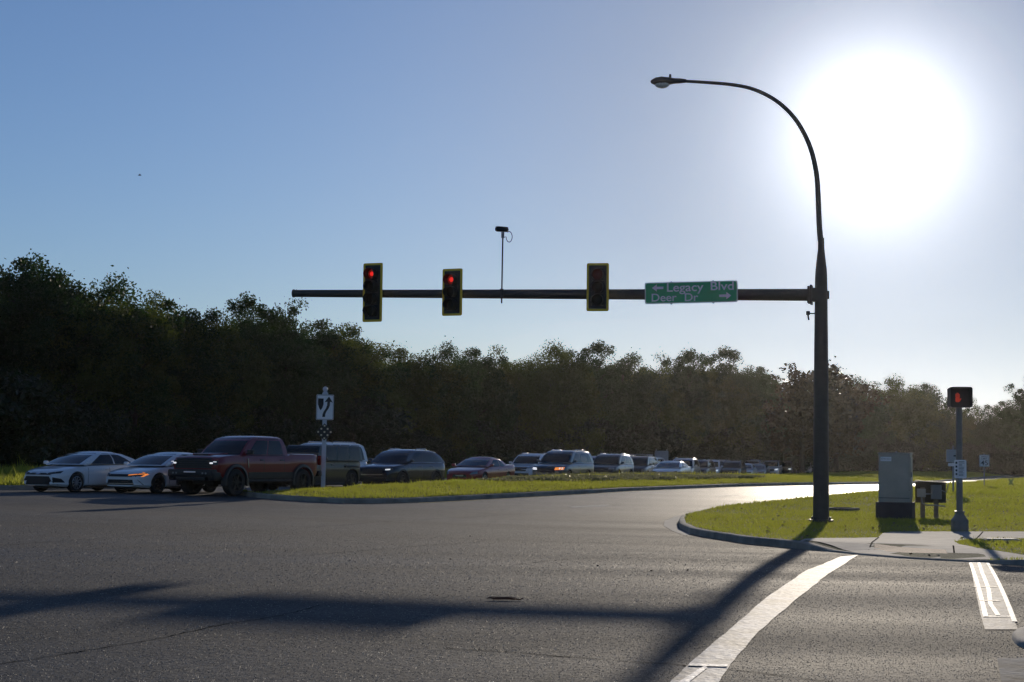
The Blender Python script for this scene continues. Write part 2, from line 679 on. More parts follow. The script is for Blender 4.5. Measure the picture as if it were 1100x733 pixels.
# ------------------------------------------------------------------ ground and road
gs = [-3000, -1200, -600, -300, -160]
xs = gs + list(np.arange(-100, 100.1, 2.5)) + [160, 300, 600, 1200, 3000]
ys = [-3000, -1000, -300, -80, -20, -5, 0] + list(np.arange(2, 160.1, 2)) + [175, 200, 240, 300, 400, 600, 1200, 3000]
bm = bmesh.new()
grid = [[bm.verts.new((x, y, g(x, y) - 0.25)) for y in ys] for x in xs]
for i in range(len(xs) - 1):
    for j in range(len(ys) - 1):
        bm.faces.new((grid[i][j], grid[i + 1][j], grid[i + 1][j + 1], grid[i][j + 1]))
tag(obj('ground', bm, M_litter), kind='structure')
xs = [-300, -200, -140] + list(np.arange(-100, 100.1, 1.0)) + [130, 180, 260, 400]
ys = [-60, -20, -5] + list(np.arange(0, 160.1, 1.0)) + list(np.arange(165, 300, 8)) + [330, 400, 500]
bm = bmesh.new()
grid = [[bm.verts.new((x, y, g(x, y))) for y in ys] for x in xs]
for i in range(len(xs) - 1):
    for j in range(len(ys) - 1):
        bm.faces.new((grid[i][j], grid[i + 1][j], grid[i + 1][j + 1], grid[i][j + 1]))
tag(obj('road', bm, M_asph, smooth=60), kind='structure')


def P2(px, py):
    p = hit(px, py)
    return Vector((p.x, p.y))


# --- corner island with the signal pole
ci_front = [P2(*q) for q in [(728.6, 563), (730, 568), (741, 573.5), (757, 577), (779, 580.5), (800, 584), (830, 587), (859, 590), (890, 593), (919, 596), (960, 599.5), (1000, 602), (1040, 604), (1100, 608), (1160, 613), (1300, 626)]]
ci_back = [P2(*q) for q in [(731, 559), (740, 555.5), (760, 551), (782, 547), (827, 542.5), (878, 537), (940, 531.5), (985, 526), (1020, 522), (1050, 518.5), (1080, 516), (1130, 512.5)]]
corner_poly = ci_back + [Vector((90, 170)), Vector((150, 170)), Vector((150, 40)), Vector((40, 33))] + ci_front[::-1]
ramp_a, ramp_b = P2(905, 594.5), P2(1035, 604)


def seg_d(x, y, a, b):
    p = Vector((x, y)); ab = b - a
    t = max(0, min(1, (p - a).dot(ab) / ab.length_squared))
    return (p - (a + ab * t)).length


def h_corner(x, y):
    return g(x, y) + 0.15 * (0.08 + 0.92 * sstep(0.1, 2.4, seg_d(x, y, ramp_a, ramp_b)))


def hitc(px, py):
    return hit(px, py, h_corner)


corner_in = inset(densify(corner_poly, .8), 0.17)
tag(sheet('corner_verge', corner_in, h_corner, M_soil, step=5, inner=2.0), kind='structure')
tag(curb('corner_kerb', corner_poly, g, h_corner, M_curb, 0.17, gutter=0.0), kind='structure')
# pale gutter pan round the tip
tip = [P2(*q) for q in [(742, 574), (728.6, 568), (726.5, 562), (731, 557.5), (741, 554.5), (739, 552.6), (725, 555.5), (714, 560), (713, 565), (722, 570.5), (736, 575.8)]]
tag(sheet('gutter_pan', tip, g, M_conc, lift=0.006, step=.4, inner=.6), kind='structure')


def PC(px, py):
    p = hitc(px, py)
    return Vector((p.x, p.y))


walk_poly = [P2(*q) for q in [(866, 589.2), (893, 591.8), (919, 594.8), (960, 598.3), (1000, 600.9), (1040, 602.9), (1100, 606)]] + [PC(*q) for q in [(1180, 606), (1100, 597), (1075, 593), (1050, 589.5), (1030, 585.2), (1026, 582.6), (1034, 580.4), (1060, 579.2), (1180, 579), (1180, 571.8), (1100, 571.6), (1000, 571.6), (957, 571.8), (948, 573.5), (943, 578), (915, 578.6), (880, 578.6), (864, 579.5), (858, 584)]]
tag(sheet('sidewalk', walk_poly, h_corner, M_conc, lift=0.012, step=.6, inner=.8), kind='structure')
M_mat = mat('ramp_tile', (0.16, 0.07, 0.05), 0.8, noise=(3, 0.2), bump=(16, 0.02))
mat_poly = [P2(*q) for q in [(938, 594.6), (980, 597.6), (1018, 599.8), (1016, 597.6), (980, 595.2), (940, 592.4)]]
ramp_mat = sheet('ramp_tactile_mat', mat_poly, h_corner, M_mat, lift=0.018, step=.3, inner=.4)
tag(ramp_mat, 'brick red raised dot mat set in the pale ramp at the road edge', 'tactile mat')
# control joints in the walk
for q in [((944, 578), (933, 592.5)), ((1024, 587), (1025, 595)), ((1048, 580), (1056, 572))]:
    pa, pb = PC(*q[0]), PC(*q[1]); t = (pb - pa).normalized(); n_ = Vector((-t.y, t.x)) * .014
    tag(sheet('sidewalk_joint', [pa - n_, pb - n_, pb + n_, pa + n_], h_corner, M_joint, lift=.017, step=.5, inner=5), kind='structure')

# --- median between the carriageways
md_front = [P2(*q) for q in [(258, 531.2), (265, 533.5), (282, 535.5), (300, 537), (335, 539.3), (370, 540.8), (405, 541), (440, 540.2), (500, 537.2), (560, 534), (640, 529.8), (720, 525.8), (789, 523)]]
md_front += [Vector((19, 103)), Vector((27, 125)), Vector((37, 152)), Vector((50, 188)), Vector((74, 250)), Vector((100, 310))]
md_back = [Vector(q) for q in [(-8.75, 59.7), (-8.0, 61.2), (-6.6, 63.3), (-5.2, 66.5), (-3.7, 70.6), (-2.2, 75), (-.6, 80), (1.5, 86.5), (4.3, 93.5), (8.2, 105), (12.5, 118), (17.5, 135), (22.5, 152), (31, 180), (43, 215), (62, 262), (84, 310)]]
median_poly = md_front + md_back[::-1]


def dist_poly(x, y, poly):
    return min(seg_d(x, y, Vector(poly[i][:2]), Vector(poly[(i + 1) % len(poly)][:2])) for i in range(len(poly)))


def h_median(x, y):
    d = dist_poly(x, y, median_poly)
    db = min(seg_d(x, y, md_back[i], md_back[i + 1]) for i in range(len(md_back) - 1))
    df = min(seg_d(x, y, md_front[i], md_front[i + 1]) for i in range(len(md_front) - 1))
    return g(x, y) + 0.15 + (0.20 + 0.12 * sstep(72, 86, y)) * sstep(-.6, 5.0, df) * sstep(0.05, .7, db) * sstep(0, .5, d)


median_in = inset(densify(median_poly, .9), 0.17)
tag(sheet('median', median_in, h_median, M_soil, step=5, inner=1.5), kind='structure')
tag(curb('median_kerb', median_poly, g, h_median, M_curb, 0.17), kind='structure')

# --- verge and wood beyond the waiting cars
fv = [Vector(q) for q in [(-90, 58), (-40, 60.6), (-24, 61.6), (-19.0, 62.6), (-16.6, 64.5), (-14.2, 69), (-11.5, 76), (-8.6, 85), (-5, 96), (0, 112), (6, 132), (15.5, 155), (20, 172), (30, 208), (48, 255), (70, 310), (100, 400), (-300, 420), (-300, 58)]]


def h_verge(x, y):
    d = dist_poly(x, y, fv)
    return g(x, y) + 0.15 + 0.25 * sstep(.5, 6, d)


tag(sheet('far_verge', inset(densify(fv, 2), .17), h_verge, M_soil, step=50, inner=6.0), kind='structure')
tag(curb('far_kerb', fv, g, h_verge, M_curb, 0.17), kind='structure')

# --- ground right of the far carriageway
rv = [Vector(q) for q in [(78, 168), (84, 178), (112, 262), (140, 330), (420, 420), (420, 120), (160, 172)]]
tag(sheet('right_verge', rv, lambda x, y: g(x, y) + .12, M_soil, step=20, inner=12), kind='structure')

# --- little concrete refuge at the right edge of the picture
ref = smooth_poly([P2(*q) for q in [(1083, 685), (1090, 678.5), (1130, 675), (1260, 676), (1260, 712), (1130, 703), (1092, 696)]], 2)
tag(sheet('refuge_island', inset(densify(ref, .3), .1), lambda x, y: g(x, y) + .05, M_conc, step=.4, inner=.6), kind='structure')
tag(curb('refuge_kerb', ref, g, lambda x, y: g(x, y) + .05, M_conc, .1), kind='structure')


# ------------------------------------------------------------------ markings
M_paint = worn_paint('worn_white_paint', (0.56, 0.56, 0.55), 0.475, 0.72, 0.3)
M_paint2 = worn_paint('very_worn_white_paint', (0.32, 0.32, 0.31), 0.50)
M_paintb = worn_paint('bright_white_paint', (0.85, 0.85, 0.83), 0.40, 0.6, 0.4)
M_ypaint = worn_paint('worn_yellow_paint', (0.62, 0.47, 0.15), 0.36)
M_crack = mat('crack_filler', (0.015, 0.015, 0.015), 1.0, spec=0.0)
M_patch = worn_paint('paint_ghost', (0.14, 0.14, 0.14), 0.44)


def jag(a, b, n, amp, rs):
    out = []
    for i in range(n):
        t = i / n
        out.append((a[0] + (b[0] - a[0]) * t + rs.uniform(-amp, amp) * (i > 0), a[1] + (b[1] - a[1]) * t + rs.uniform(-amp, amp) * .3 * (i > 0)))
    return out


def mark(name, pxs, m, lift, kind='structure'):
    o = sheet(name, [P2(*q) for q in pxs], g, m, lift=lift, step=.5, inner=.8)
    return tag(o, kind='structure')


rs = random.Random(5)
left = [(712, 741), (741, 713), (784, 676.5), (824, 642), (864, 614.5), (903, 598.3)]
right = [(922, 596.6), (886, 620), (850, 649), (815, 679), (785, 714), (766, 743)]
LL = []
for i in range(5):
    LL += jag(left[i], left[i + 1], 8, .7, rs)
RR = []
for i in range(5):
    RR += jag(right[i], right[i + 1], 8, .7, rs)
mark('stop_line', LL + [left[-1]] + RR + [right[-1]], worn_paint('stop_line_paint', (0.66, 0.66, 0.64), 0.475, 0.68, 0.34), 0.006)
# brighter thermoplastic laid along parts of the old line
mark('stop_line_overlay', [(722, 739), (752, 719.5), (757, 717), (760, 719), (742, 733), (733, 741)], M_paintb, 0.011)
mark('stop_line_overlay', [(741, 714.6), (782, 716), (781, 718.2), (739, 717.2)], M_paintb, 0.013)
cw = [(1041.5, 604.6), (1061.5, 604.6), (1070, 624), (1079, 644), (1087, 662), (1093.6, 677), (1058, 677), (1053, 660), (1046, 627)]
mark('crosswalk_bar', cw, M_paint, 0.006)


def strip(a, b, w, m, lift, name='crosswalk_edge'):
    pa, pb = P2(*a), P2(*b); t = (pb - pa).normalized(); n_ = Vector((-t.y, t.x)) * w / 2
    return tag(sheet(name, [pa - n_, pb - n_, pb + n_, pa + n_], g, m, lift=lift, step=.6, inner=9), kind='structure')


strip((1051.5, 605), (1055, 616), .045, M_paintb, .011); strip((1055, 616), (1062, 634), .045, M_paintb, .011)
strip((1062, 634), (1064, 650), .045, M_paintb, .011); strip((1064, 650), (1072, 662), .045, M_paintb, .011)
strip((1042.5, 605.5), (1059, 664), .045, M_paintb, .011); strip((1061, 605.5), (1090, 669), .045, M_paintb, .011)
strip((1046, 631.4), (1071, 631.4), .06, M_paintb, .014); strip((1052, 646.5), (1074, 646.5), .06, M_paintb, .014)
strip((1057, 663.6), (1086, 663.6), .045, M_paintb, .014); strip((1042, 605.4), (1061, 605.4), .045, M_paintb, .014)
mark('crosswalk_bar', [(1071, 708), (1140, 706.5), (1200, 745), (1080, 745), (1075, 730)], M_paint2, 0.006)
strip((613, 545.2), (655, 543.0), .17, M_paintb, .006, 'lane_dash')
strip((770, 533.4), (797, 531.4), .11, M_paintb, .006, 'lane_dash')
strip((800, 559), (801, 559), .05, M_paintb, .006, 'lane_dash')
# yellow edge line along the median
off = inset(md_front + md_back[::-1], -0.35)[7:16]
for i in range(len(off) - 1):
    a, b = off[i], off[i + 1]
    t = (b - a).normalized(); n_ = Vector((-t.y, t.x)) * .05
    tag(sheet('median_edge_line', [a - n_, b - n_, b + n_, a + n_], g, M_ypaint, lift=.006, step=1, inner=9), kind='structure')


def crack(pts, w, seed, m=M_crack, lift=.004):
    r_ = random.Random(seed)
    P = [P2(*q) for q in pts]
    P = densify(P, .12, closed=False)
    A, B = [], []
    ox = 0
    for i, p in enumerate(P):
        t = (P[min(i + 1, len(P) - 1)] - P[max(0, i - 1)]).normalized()
        n_ = Vector((-t.y, t.x))
        ox = ox * .8 + r_.uniform(-.02, .02)
        ww = w * r_.uniform(.5, 2.0)
        A.append(p + n_ * (ox + ww)); B.append(p + n_ * (ox - ww))
    bm = bmesh.new()
    va = [bm.verts.new((p.x, p.y, g(p.x, p.y) + lift)) for p in A]
    vb = [bm.verts.new((p.x, p.y, g(p.x, p.y) + lift)) for p in B]
    for i in range(len(va) - 1):
        bm.faces.new((va[i], va[i + 1], vb[i + 1], vb[i]))
    tag(obj('road_crack', bm, m), kind='structure')


crack([(-30, 718), (60, 705), (130, 693), (200, 680), (245, 671), (300, 662), (345, 651)], .005, 1)
crack([(478, 697), (560, 702), (600, 706), (660, 710), (735, 715)], .007, 2)
crack([(480, 640), (560, 643), (640, 646)], .003, 3)
crack([(550, 607), (600, 602), (660, 598), (700, 595)], .006, 4)
crack([(200, 600), (330, 597), (460, 586), (520, 582)], .005, 5)
crack([(0, 586), (200, 574), (420, 560), (560, 552)], .006, 6)
crack([(950, 612), (1010, 616), (1100, 622)], .006, 7)
crack([(735, 715), (742, 717), (770, 718), (900, 733)], .005, 8)

# ------------------------------------------------------------------ grass
M_grass = leaf_mat('grass_blade', (0.035, 0.06, 0.008), (0.15, 0.19, 0.035), 0.72, 0.5, (0.52, 0.55, 0.06))


def grass(name, poly, hfn, n, rng, label, hmin=.04, hmax=.10, wid=.014, excl=(), far=1.0, wfn=None):
    xs = [p[0] for p in poly]; ys = [p[1] for p in poly]
    out = []
    tot = 0
    while tot < n:
        P = np.stack([rng.uniform(min(xs), min(max(xs), 60), 60000), rng.uniform(min(ys), max(ys), 60000)], 1)
        D = P[:, 1]
        keep = rng.random(len(P)) < np.clip((45.0 / D) ** 1.6, 0, 1)
        keep &= (P[:, 0] > -.33 * D - 2) & (P[:, 0] < .33 * D + 3)
        P = P[keep]
        P = P[in_poly(P, poly)]
        for e in excl:
            P = P[~in_poly(P, e)]
        out.append(P); tot += len(P)
    P = np.concatenate(out)[:n]
    # heights on a coarse lattice for speed
    Z = np.array([hfn(x, y) for x, y in P]) if len(P) < 4000 else lattice(P, hfn)
    D = P[:, 1]
    sc = np.clip(D / 48.0, .8, 3.0)
    hh = rng.uniform(hmin, hmax, len(P)) * np.clip(sc, .9, 1.5)
    patch = (np.sin(P[:, 0] * .9 + 1.3 * np.sin(P[:, 1] * .31)) * np.sin(P[:, 1] * .7 + P[:, 0] * .23))
    hh *= (1 + .4 * patch) * np.where(rng.random(len(P)) < .03, 2.0, 1.0)
    ww = wid * sc * rng.uniform(.6, 1.4, len(P))
    an = rng.uniform(0, 2 * np.pi, len(P))
    dx, dy = np.cos(an), np.sin(an)
    lean = rng.normal(0, .45, (len(P), 2)) * hh[:, None]
    b = np.stack([P[:, 0], P[:, 1], Z - .006], 1)
    w3 = np.stack([dx * ww, dy * ww, 0 * dx], 1)
    tip_ = b + np.stack([lean[:, 0], lean[:, 1], hh], 1)
    V = np.stack([b - w3, b + w3, tip_], 1).reshape(-1, 3)
    big = np.sin(P[:, 0] * .33 + 2 * np.sin(P[:, 1] * .12)) * np.sin(P[:, 1] * .21 + 1.7 * np.sin(P[:, 0] * .19))
    rnd = np.clip(rng.random(len(P)) * .75 + .3 * patch + .42 * big + .18, 0, 1.25)
    o = arr_mesh(name, V, 3, M_grass, rnd=rnd)
    return tag(o, label, 'grass', kind='stuff')


def lattice(P, hfn, st=1.0):
    x0, y0 = P.min(0) - 1
    x1, y1 = P.max(0) + 2
    X = np.arange(x0, x1 + st, st); Y = np.arange(y0, y1 + st, st)
    used = {}
    ix = ((P[:, 0] - x0) / st).astype(int); iy = ((P[:, 1] - y0) / st).astype(int)
    H = np.full((len(X) + 1, len(Y) + 1), np.nan)
    for i, j in set(zip(ix.tolist(), iy.tolist())):
        for a in (0, 1):
            for b in (0, 1):
                if np.isnan(H[i + a, j + b]):
                    H[i + a, j + b] = hfn(x0 + (i + a) * st, y0 + (j + b) * st)
    fx = (P[:, 0] - x0) / st - ix; fy = (P[:, 1] - y0) / st - iy
    return (H[ix, iy] * (1 - fx) * (1 - fy) + H[ix + 1, iy] * fx * (1 - fy) + H[ix, iy + 1] * (1 - fx) * fy + H[ix + 1, iy + 1] * fx * fy)


rng = np.random.default_rng(3)
grass('grass', corner_in, h_corner, 230000, rng, 'mown green grass covering the corner verge round the signal pole', excl=[walk_poly, [P2(*q) for q in ((858, 600), (858, 588), (893, 590.5), (925, 592), (1060, 600), (1060, 620))]], hmin=.03, hmax=.075, wid=.010)
grass('grass', median_in, h_median, 160000, rng, 'sunlit mown grass on the raised median behind its kerb', hmin=.035, hmax=.085, wid=.012)
fvg = [p for p in inset(densify(fv, 2), .2)]
grass('grass', [p for p in fvg if p[1] < 150 and p[0] > -60], h_verge, 50000, rng, 'strip of rough grass at the foot of the dark wood', hmin=.08, hmax=.25, wid=.02)


# ------------------------------------------------------------------ coarse aggregate and grit standing out of the near road
def grit(n, rng, m, label, smin, smax):
    D = 9.0 / (1 - rng.random(n) * (1 - 9.0 / 42)) 
    X = rng.uniform(-.34, .34, n) * D
    P = np.stack([X, D], 1)
    for e in (corner_poly, ref, [P2(*q) for q in LL] + [P2(*q) for q in RR] if False else ref):
        P = P[~in_poly(P, e)]
    n = len(P)
    Z = lattice(P, g)
    s = rng.uniform(smin, smax, n) * np.clip(P[:, 1] / 14, .8, 1.7)
    a0 = rng.uniform(0, 6.28, n)
    base = []
    for k in range(3):
        an = a0 + k * 2.094 + rng.uniform(-.4, .4, n)
        base.append(np.stack([P[:, 0] + np.cos(an) * s, P[:, 1] + np.sin(an) * s, Z - .0005], 1))
    top = np.stack([P[:, 0] + rng.uniform(-.4, .4, n) * s, P[:, 1] + rng.uniform(-.4, .4, n) * s, Z + .001 + s * rng.uniform(.10, .34, n)], 1)
    V = np.stack([base[0], base[1], top, base[1], base[2], top, base[2], base[0], top], 1).reshape(-1, 3)
    o = arr_mesh('road_grit', V, 3, m, rnd=np.repeat(rng.random(n), 3))
    return tag(o, label, 'grit', kind='stuff')


def grit_mat():
    m = bpy.data.materials.new('aggregate'); m.use_nodes = True
    nt = m.node_tree; b = nt.nodes['Principled BSDF']
    at = nt.nodes.new('ShaderNodeAttribute'); at.attribute_name = 'rnd'
    r = nt.nodes.new('ShaderNodeValToRGB')
    r.color_ramp.elements[0].color = (.06, .058, .054, 1)
    r.color_ramp.elements[1].color = (.62, .60, .56, 1)  # palest stones carry the asphalt's sun sparkle in their colour
    e = r.color_ramp.elements.new(.82); e.color = (.10, .096, .088, 1)
    nt.links.new(at.outputs['Fac'], r.inputs[0]); nt.links.new(r.outputs[0], b.inputs['Base Color'])
    b.inputs['Roughness'].default_value = .5
    return m


grit(170000, rng, grit_mat(), 'coarse stone grit standing out of the near asphalt', .0035, .0085)


def litter(poly, hfn, n, rng, label, excl=()):
    xs = [p[0] for p in poly]; ys = [p[1] for p in poly]
    P = np.stack([rng.uniform(min(xs), min(max(xs), 40), n * 30), rng.uniform(min(ys), min(max(ys), 100), n * 30)], 1)
    P = P[(np.abs(P[:, 0]) < .32 * P[:, 1])]
    P = P[in_poly(P, poly)]
    for e in excl:
        P = P[~in_poly(P, e)]
    P = P[:n]
    Z = lattice(P, hfn) + rng.uniform(.03, .07, len(P))
    c = np.stack([P[:, 0], P[:, 1], Z], 1)
    a = rng.normal(size=(len(P), 3)); a[:, 2] *= .4; a /= np.linalg.norm(a, axis=1)[:, None]
    b = np.cross(a, rng.normal(size=(len(P), 3))); b /= np.linalg.norm(b, axis=1)[:, None]
    s = rng.uniform(.02, .05, len(P))[:, None]
    V = np.stack([c + a * s, c + b * s * .6, c - a * s, c - b * s * .6], 1).reshape(-1, 3)
    o = arr_mesh('fallen_leaves', V, 4, mat('dry_leaf', (.30, .22, .11), .7, noise=(3, .5)))
    return tag(o, label, 'fallen leaves', kind='stuff')


litter(corner_in, h_corner, 700, rng, 'dry fallen leaves scattered over the grass of the corner', [walk_poly])
litter(median_in, h_median, 500, rng, 'dry fallen leaves scattered over the grass of the median')

# ------------------------------------------------------------------ signal pole, mast arm and what hangs on it
POLE = hitc(882, 561.5)
PD = POLE.y


def sz(px):      # metres per photo pixel at the pole
    return px * PD / F


pole_z = lambda py: atd(882, py, PD).z
z_arm = pole_z(317)
z_cap = pole_z(289)
z_cone = pole_z(268)
pole = empty('mast_arm_pole', POLE)
tag(pole, 'tall dark steel street light pole with a long horizontal signal arm, standing in corner grass', 'signal pole')
bm = bmesh.new()
H1 = z_cap - POLE.z
prof = [(0.215, 0.0), (0.205, H1 * .3), (0.185, H1 * .7), (0.165, H1 - .25), (.15, H1), (.09, z_cone - POLE.z), (0.085, z_cone - POLE.z + .3)]
lathe(bm, prof, 24, axis='Z')
obj('shaft', bm, M_steel, pole, smooth=50)
bm = bmesh.new()
bmesh.ops.create_cone(bm, cap_ends=True, segments=4, radius1=.40, radius2=.40, depth=.05, matrix=Matrix.Translation((0, 0, .055)) @ Matrix.Rotation(R(45), 4, 'Z'))
obj('base_plate', bm, M_steel, pole)
for sx in (-1, 1):
    for sy in (-1, 1):
        bm = bmesh.new()
        bmesh.ops.create_cone(bm, cap_ends=True, segments=6, radius1=.035, radius2=.03, depth=.09, matrix=Matrix.Translation((sx * .2, sy * .2, .11)))
        obj('anchor_nut', bm, M_steeld, pole)
bm = bmesh.new()
bx(bm, (0, -.205, .75), (.11, .03, .2), bev=.01)
obj('hand_hole_cover', bm, M_steel, pole)
# luminaire arm: curve traced at the pole's depth, leaning a little towards us
curve_px = [(880.5, 262), (880, 240), (879, 215), (877.5, 190), (873, 167), (866, 148), (855, 129), (841, 114), (825, 103), (806, 95), (785, 91), (762, 89), (738, 87.5), (727, 87)]
pts = [atd(x, y, PD) - POLE for x, y in curve_px]
pts[0].x = pts[0].x * .3
sm = []
for i in range(len(pts) - 1):
    p0, p1, p2, p3 = pts[max(0, i - 1)], pts[i], pts[i + 1], pts[min(len(pts) - 1, i + 2)]
    for t in (0, .25, .5, .75):
        sm.append(.5 * ((2 * p1) + (p2 - p0) * t + (2 * p0 - 5 * p1 + 4 * p2 - p3) * t * t + (3 * p1 - p0 - 3 * p2 + p3) * t ** 3))
pts = sm + [pts[-1]]
bm = bmesh.new()
tube(bm, [Vector((0, 0, z_cone - POLE.z + .15))] + pts, [.082] + [.080 - .042 * i / (len(pts) - 1) for i in range(len(pts))], 14)
obj('lamp_arm', bm, M_steel, pole, smooth=50)
# cobra head
lum = pts[-1]
bm = bmesh.new()
sec = [(0.25, .05, .05, 0), (0.08, .07, .07, 0), (-.05, .10, .075, -.005), (-.22, .16, .10, -.01), (-.42, .19, .125, -.015), (-.58, .16, .10, -.02), (-.68, .09, .055, -.03), (-.71, .02, .02, -.03)]
rings = []
for (x, wy, wz, dz) in sec:
    rings.append([bm.verts.new((lum.x + x, lum.y + wy * math.cos(2 * math.pi * k / 14), lum.z + dz + wz * math.sin(2 * math.pi * k / 14))) for k in range(14)])
for i in range(len(rings) - 1):
    for k in range(14):
        bm.faces.new((rings[i][k], rings[i][(k + 1) % 14], rings[i + 1][(k + 1) % 14], rings[i + 1][k]))
bm.faces.new(rings[0]); bm.faces.new(rings[-1])
lh = obj('luminaire_head', bm, M_steeld, pole, smooth=60)
bm = bmesh.new()
bmesh.ops.create_uvsphere(bm, u_segments=16, v_segments=10, radius=1, matrix=Matrix.Translation(lum + Vector((-.40, 0, -.09))) @ Matrix.Diagonal((.21, .15, .12, 1)))
obj('glass_bowl', bm, mat('bowl_glass', (.75, .75, .7), .12, noise=(25, .3)), lh, smooth=60)
bm = bmesh.new()
bmesh.ops.create_cone(bm, cap_ends=True, segments=10, radius1=.035, radius2=.03, depth=.09, matrix=Matrix.Translation(lum + Vector((-.18, 0, .13))))
obj('photocell', bm, M_steeld, lh, smooth=50)

# mast arm
A0 = Vector((POLE.x, PD, z_arm))
A1 = atd(316, 315.4, 50.6)
ad_ = (A1 - A0)
AL = ad_.length


def arm_at(px):
    """point on the arm axis seen at photo column px"""
    lo, hi = 0.0, 1.0
    for _ in range(40):
        t = (lo + hi) / 2
        p = A0.lerp(A1, t)
        v = CM.transposed() @ (p - EYE)
        if 550 + F * v.x / -v.z > px:
            lo = t
        else:
            hi = t
    return A0.lerp(A1, lo)


def arm_r(px):
    return .105 + (.155 - .105) * max(0, min(1, (px - 316) / (872 - 316)))


bm = bmesh.new()
loc = [A0.lerp(A1, t) - POLE for t in (0.012, .25, .5, .75, 1.0)]
tube(bm, loc, [.165, .15, .135, .12, .105], 18)
arm = obj('mast_arm', bm, M_steel, pole, smooth=50)
bm = bmesh.new()
u_ = ad_.normalized()
tube(bm, [A1 - POLE - u_ * .01, A1 - POLE + u_ * .035], [.118, .118], 18)
obj('end_cap', bm, M_steel, arm, smooth=50)
bm = bmesh.new()
q = u_.to_track_quat('X', 'Z').to_matrix()
bx(bm, A0 - POLE + u_ * .26, (.06, .46, .52), q, .01)
bx(bm, A0 - POLE + u_ * .33, (.05, .40, .46), q, .01)
bx(bm, A0 - POLE + u_ * .12, (.26, .34, .36), q, .02)
obj('flange', bm, M_steel, arm)
bm = bmesh.new()
bx(bm, Vector((.185, 0, z_arm - POLE.z)), (.05, .14, .22), bev=.012)
obj('clamp_plate', bm, M_steel, pole)
# little bracket device under the arm
bk = empty('preemption_sensor', Vector((POLE.x - .33, PD - .05, pole_z(338))))
tag(bk, 'small dark sensor on a stub bracket just below where the arm meets the pole', 'sensor')
bm = bmesh.new()
tube(bm, [(.17, 0, .02), (-.02, 0, .02)], .018, 8)
bx(bm, (-.03, 0, .03), (.10, .08, .11), bev=.015)
tube(bm, [(-.03, 0, -.02), (-.01, 0, -.16)], .025, 8)
obj('sensor_body', bm, M_steeld, bk, smooth=40)


def signal(px, cy, n, yaw, lit, label, ox=0):
    p = arm_at(px)
    ray_y = p.y - .42
    z = atd(px, cy, ray_y).z
    root = empty('traffic_signal', (atd(px, cy, ray_y).x + ox, ray_y, z), R(yaw))
    tag(root, label, 'traffic light', 'traffic signals along the horizontal arm')
    H = .352 * n
    W = .345
    bm = bmesh.new()
    for i in range(n):
        bx(bm, (0, .03, H / 2 - .352 * (i + .5)), (W, .2, .346), bev=.025)
    obj('housing', bm, M_black, root, smooth=40)
    bw, bh = .615, H + .27
    bm = bmesh.new()
    prism(bm, rrect(bw - .11, bh - .11, .02), -.045, -.030)
    obj('backplate', bm, M_black, root)
    # yellow reflective border round the backplate
    bm = bmesh.new()
    o_, i_ = rrect(bw, bh, .045), rrect(bw - .12, bh - .12, .018)
    for y in (-.052, -.025):
        pass
    vo = [[bm.verts.new((a, y, b)) for a, b in o_] for y in (-.052, -.025)]
    vi = [[bm.verts.new((a, y, b)) for a, b in i_] for y in (-.052, -.025)]
    k = len(o_)
    for j in range(k):
        j2 = (j + 1) % k
        bm.faces.new((vo[0][j], vo[0][j2], vi[0][j2], vi[0][j]))
        bm.faces.new((vo[1][j], vo[1][j2], vi[1][j2], vi[1][j]))
        bm.faces.new((vo[0][j], vo[0][j2], vo[1][j2], vo[1][j]))
        bm.faces.new((vi[0][j], vi[0][j2], vi[1][j2], vi[1][j]))
    obj('reflective_border', bm, M_yellow, root)
    for i in range(n):
        zc = H / 2 - .352 * (i + .5)
        bm = bmesh.new()
        prof = [(0.0001, -.105), (.03, -.104), (.058, -.102), (.09, -.096), (.12, -.084), (.138, -.072)]
        lathe(bm, prof, 24, Matrix.Translation((0, 0, zc)))
        mm = (M_red_lit if lit else M_red_off) if i == 0 else (M_lens_g if i == n - 1 else M_lens_y)
        ms_ = [mm]
        if i == 0 and lit:
            ms_ = [M_red_rim, M_red_lit]
            for f in bm.faces:
                if (f.calc_center_median() - Vector((0, -.1, zc))).length < .062:
                    f.material_index = 1
        ln = obj('lens', bm, ms_, root, smooth=60)
        # tunnel visor, open below
        bm = bmesh.new()
        ins, outs = [], []
        for kk in range(25):
            a = R(-62 + 304 * kk / 24)
            dep = .25 * (1 - .22 * max(0, -math.sin(a)))
            for rr_, L_ in ((.158, ins), (.166, outs)):
                L_.append((bm.verts.new((rr_ * math.cos(a), -.07, zc + rr_ * math.sin(a))), bm.verts.new((rr_ * math.cos(a), -.07 - dep, zc + rr_ * math.sin(a) - .012))))
        for L_ in (ins, outs):
            for kk in range(24):
                bm.faces.new((L_[kk][0], L_[kk + 1][0], L_[kk + 1][1], L_[kk][1]))
        for kk in range(24):
            bm.faces.new((ins[kk][1], ins[kk + 1][1], outs[kk + 1][1], outs[kk][1]))
        obj('visor', bm, M_black, root, smooth=50)
    # bracket to the arm
    bm = bmesh.new()
    za = p.z - z
    tube(bm, [(0, .12, H / 2 + .03), (0, .24, H / 2 - .02), (0, .24, -H / 2 + .02), (0, .12, -H / 2 - .03)], .022, 8)
    bx(bm, (0, .27, za), (.12, .10, .2), bev=.01)
    obj('bracket', bm, M_steeld, root, smooth=40)
    bm = bmesh.new()
    # band round the arm
    c_ = Matrix.Rotation(R(-yaw), 3, 'Z') @ (p - root.location)
    rr_ = Matrix.Rotation(R(-yaw), 3, 'Z') @ u_
    tube(bm, [c_ - rr_ * .05, c_ + rr_ * .05], [arm_r(px) + .012] * 2, 18)
    obj('clamp_band', bm, M_steeld, root, smooth=50)
    return root


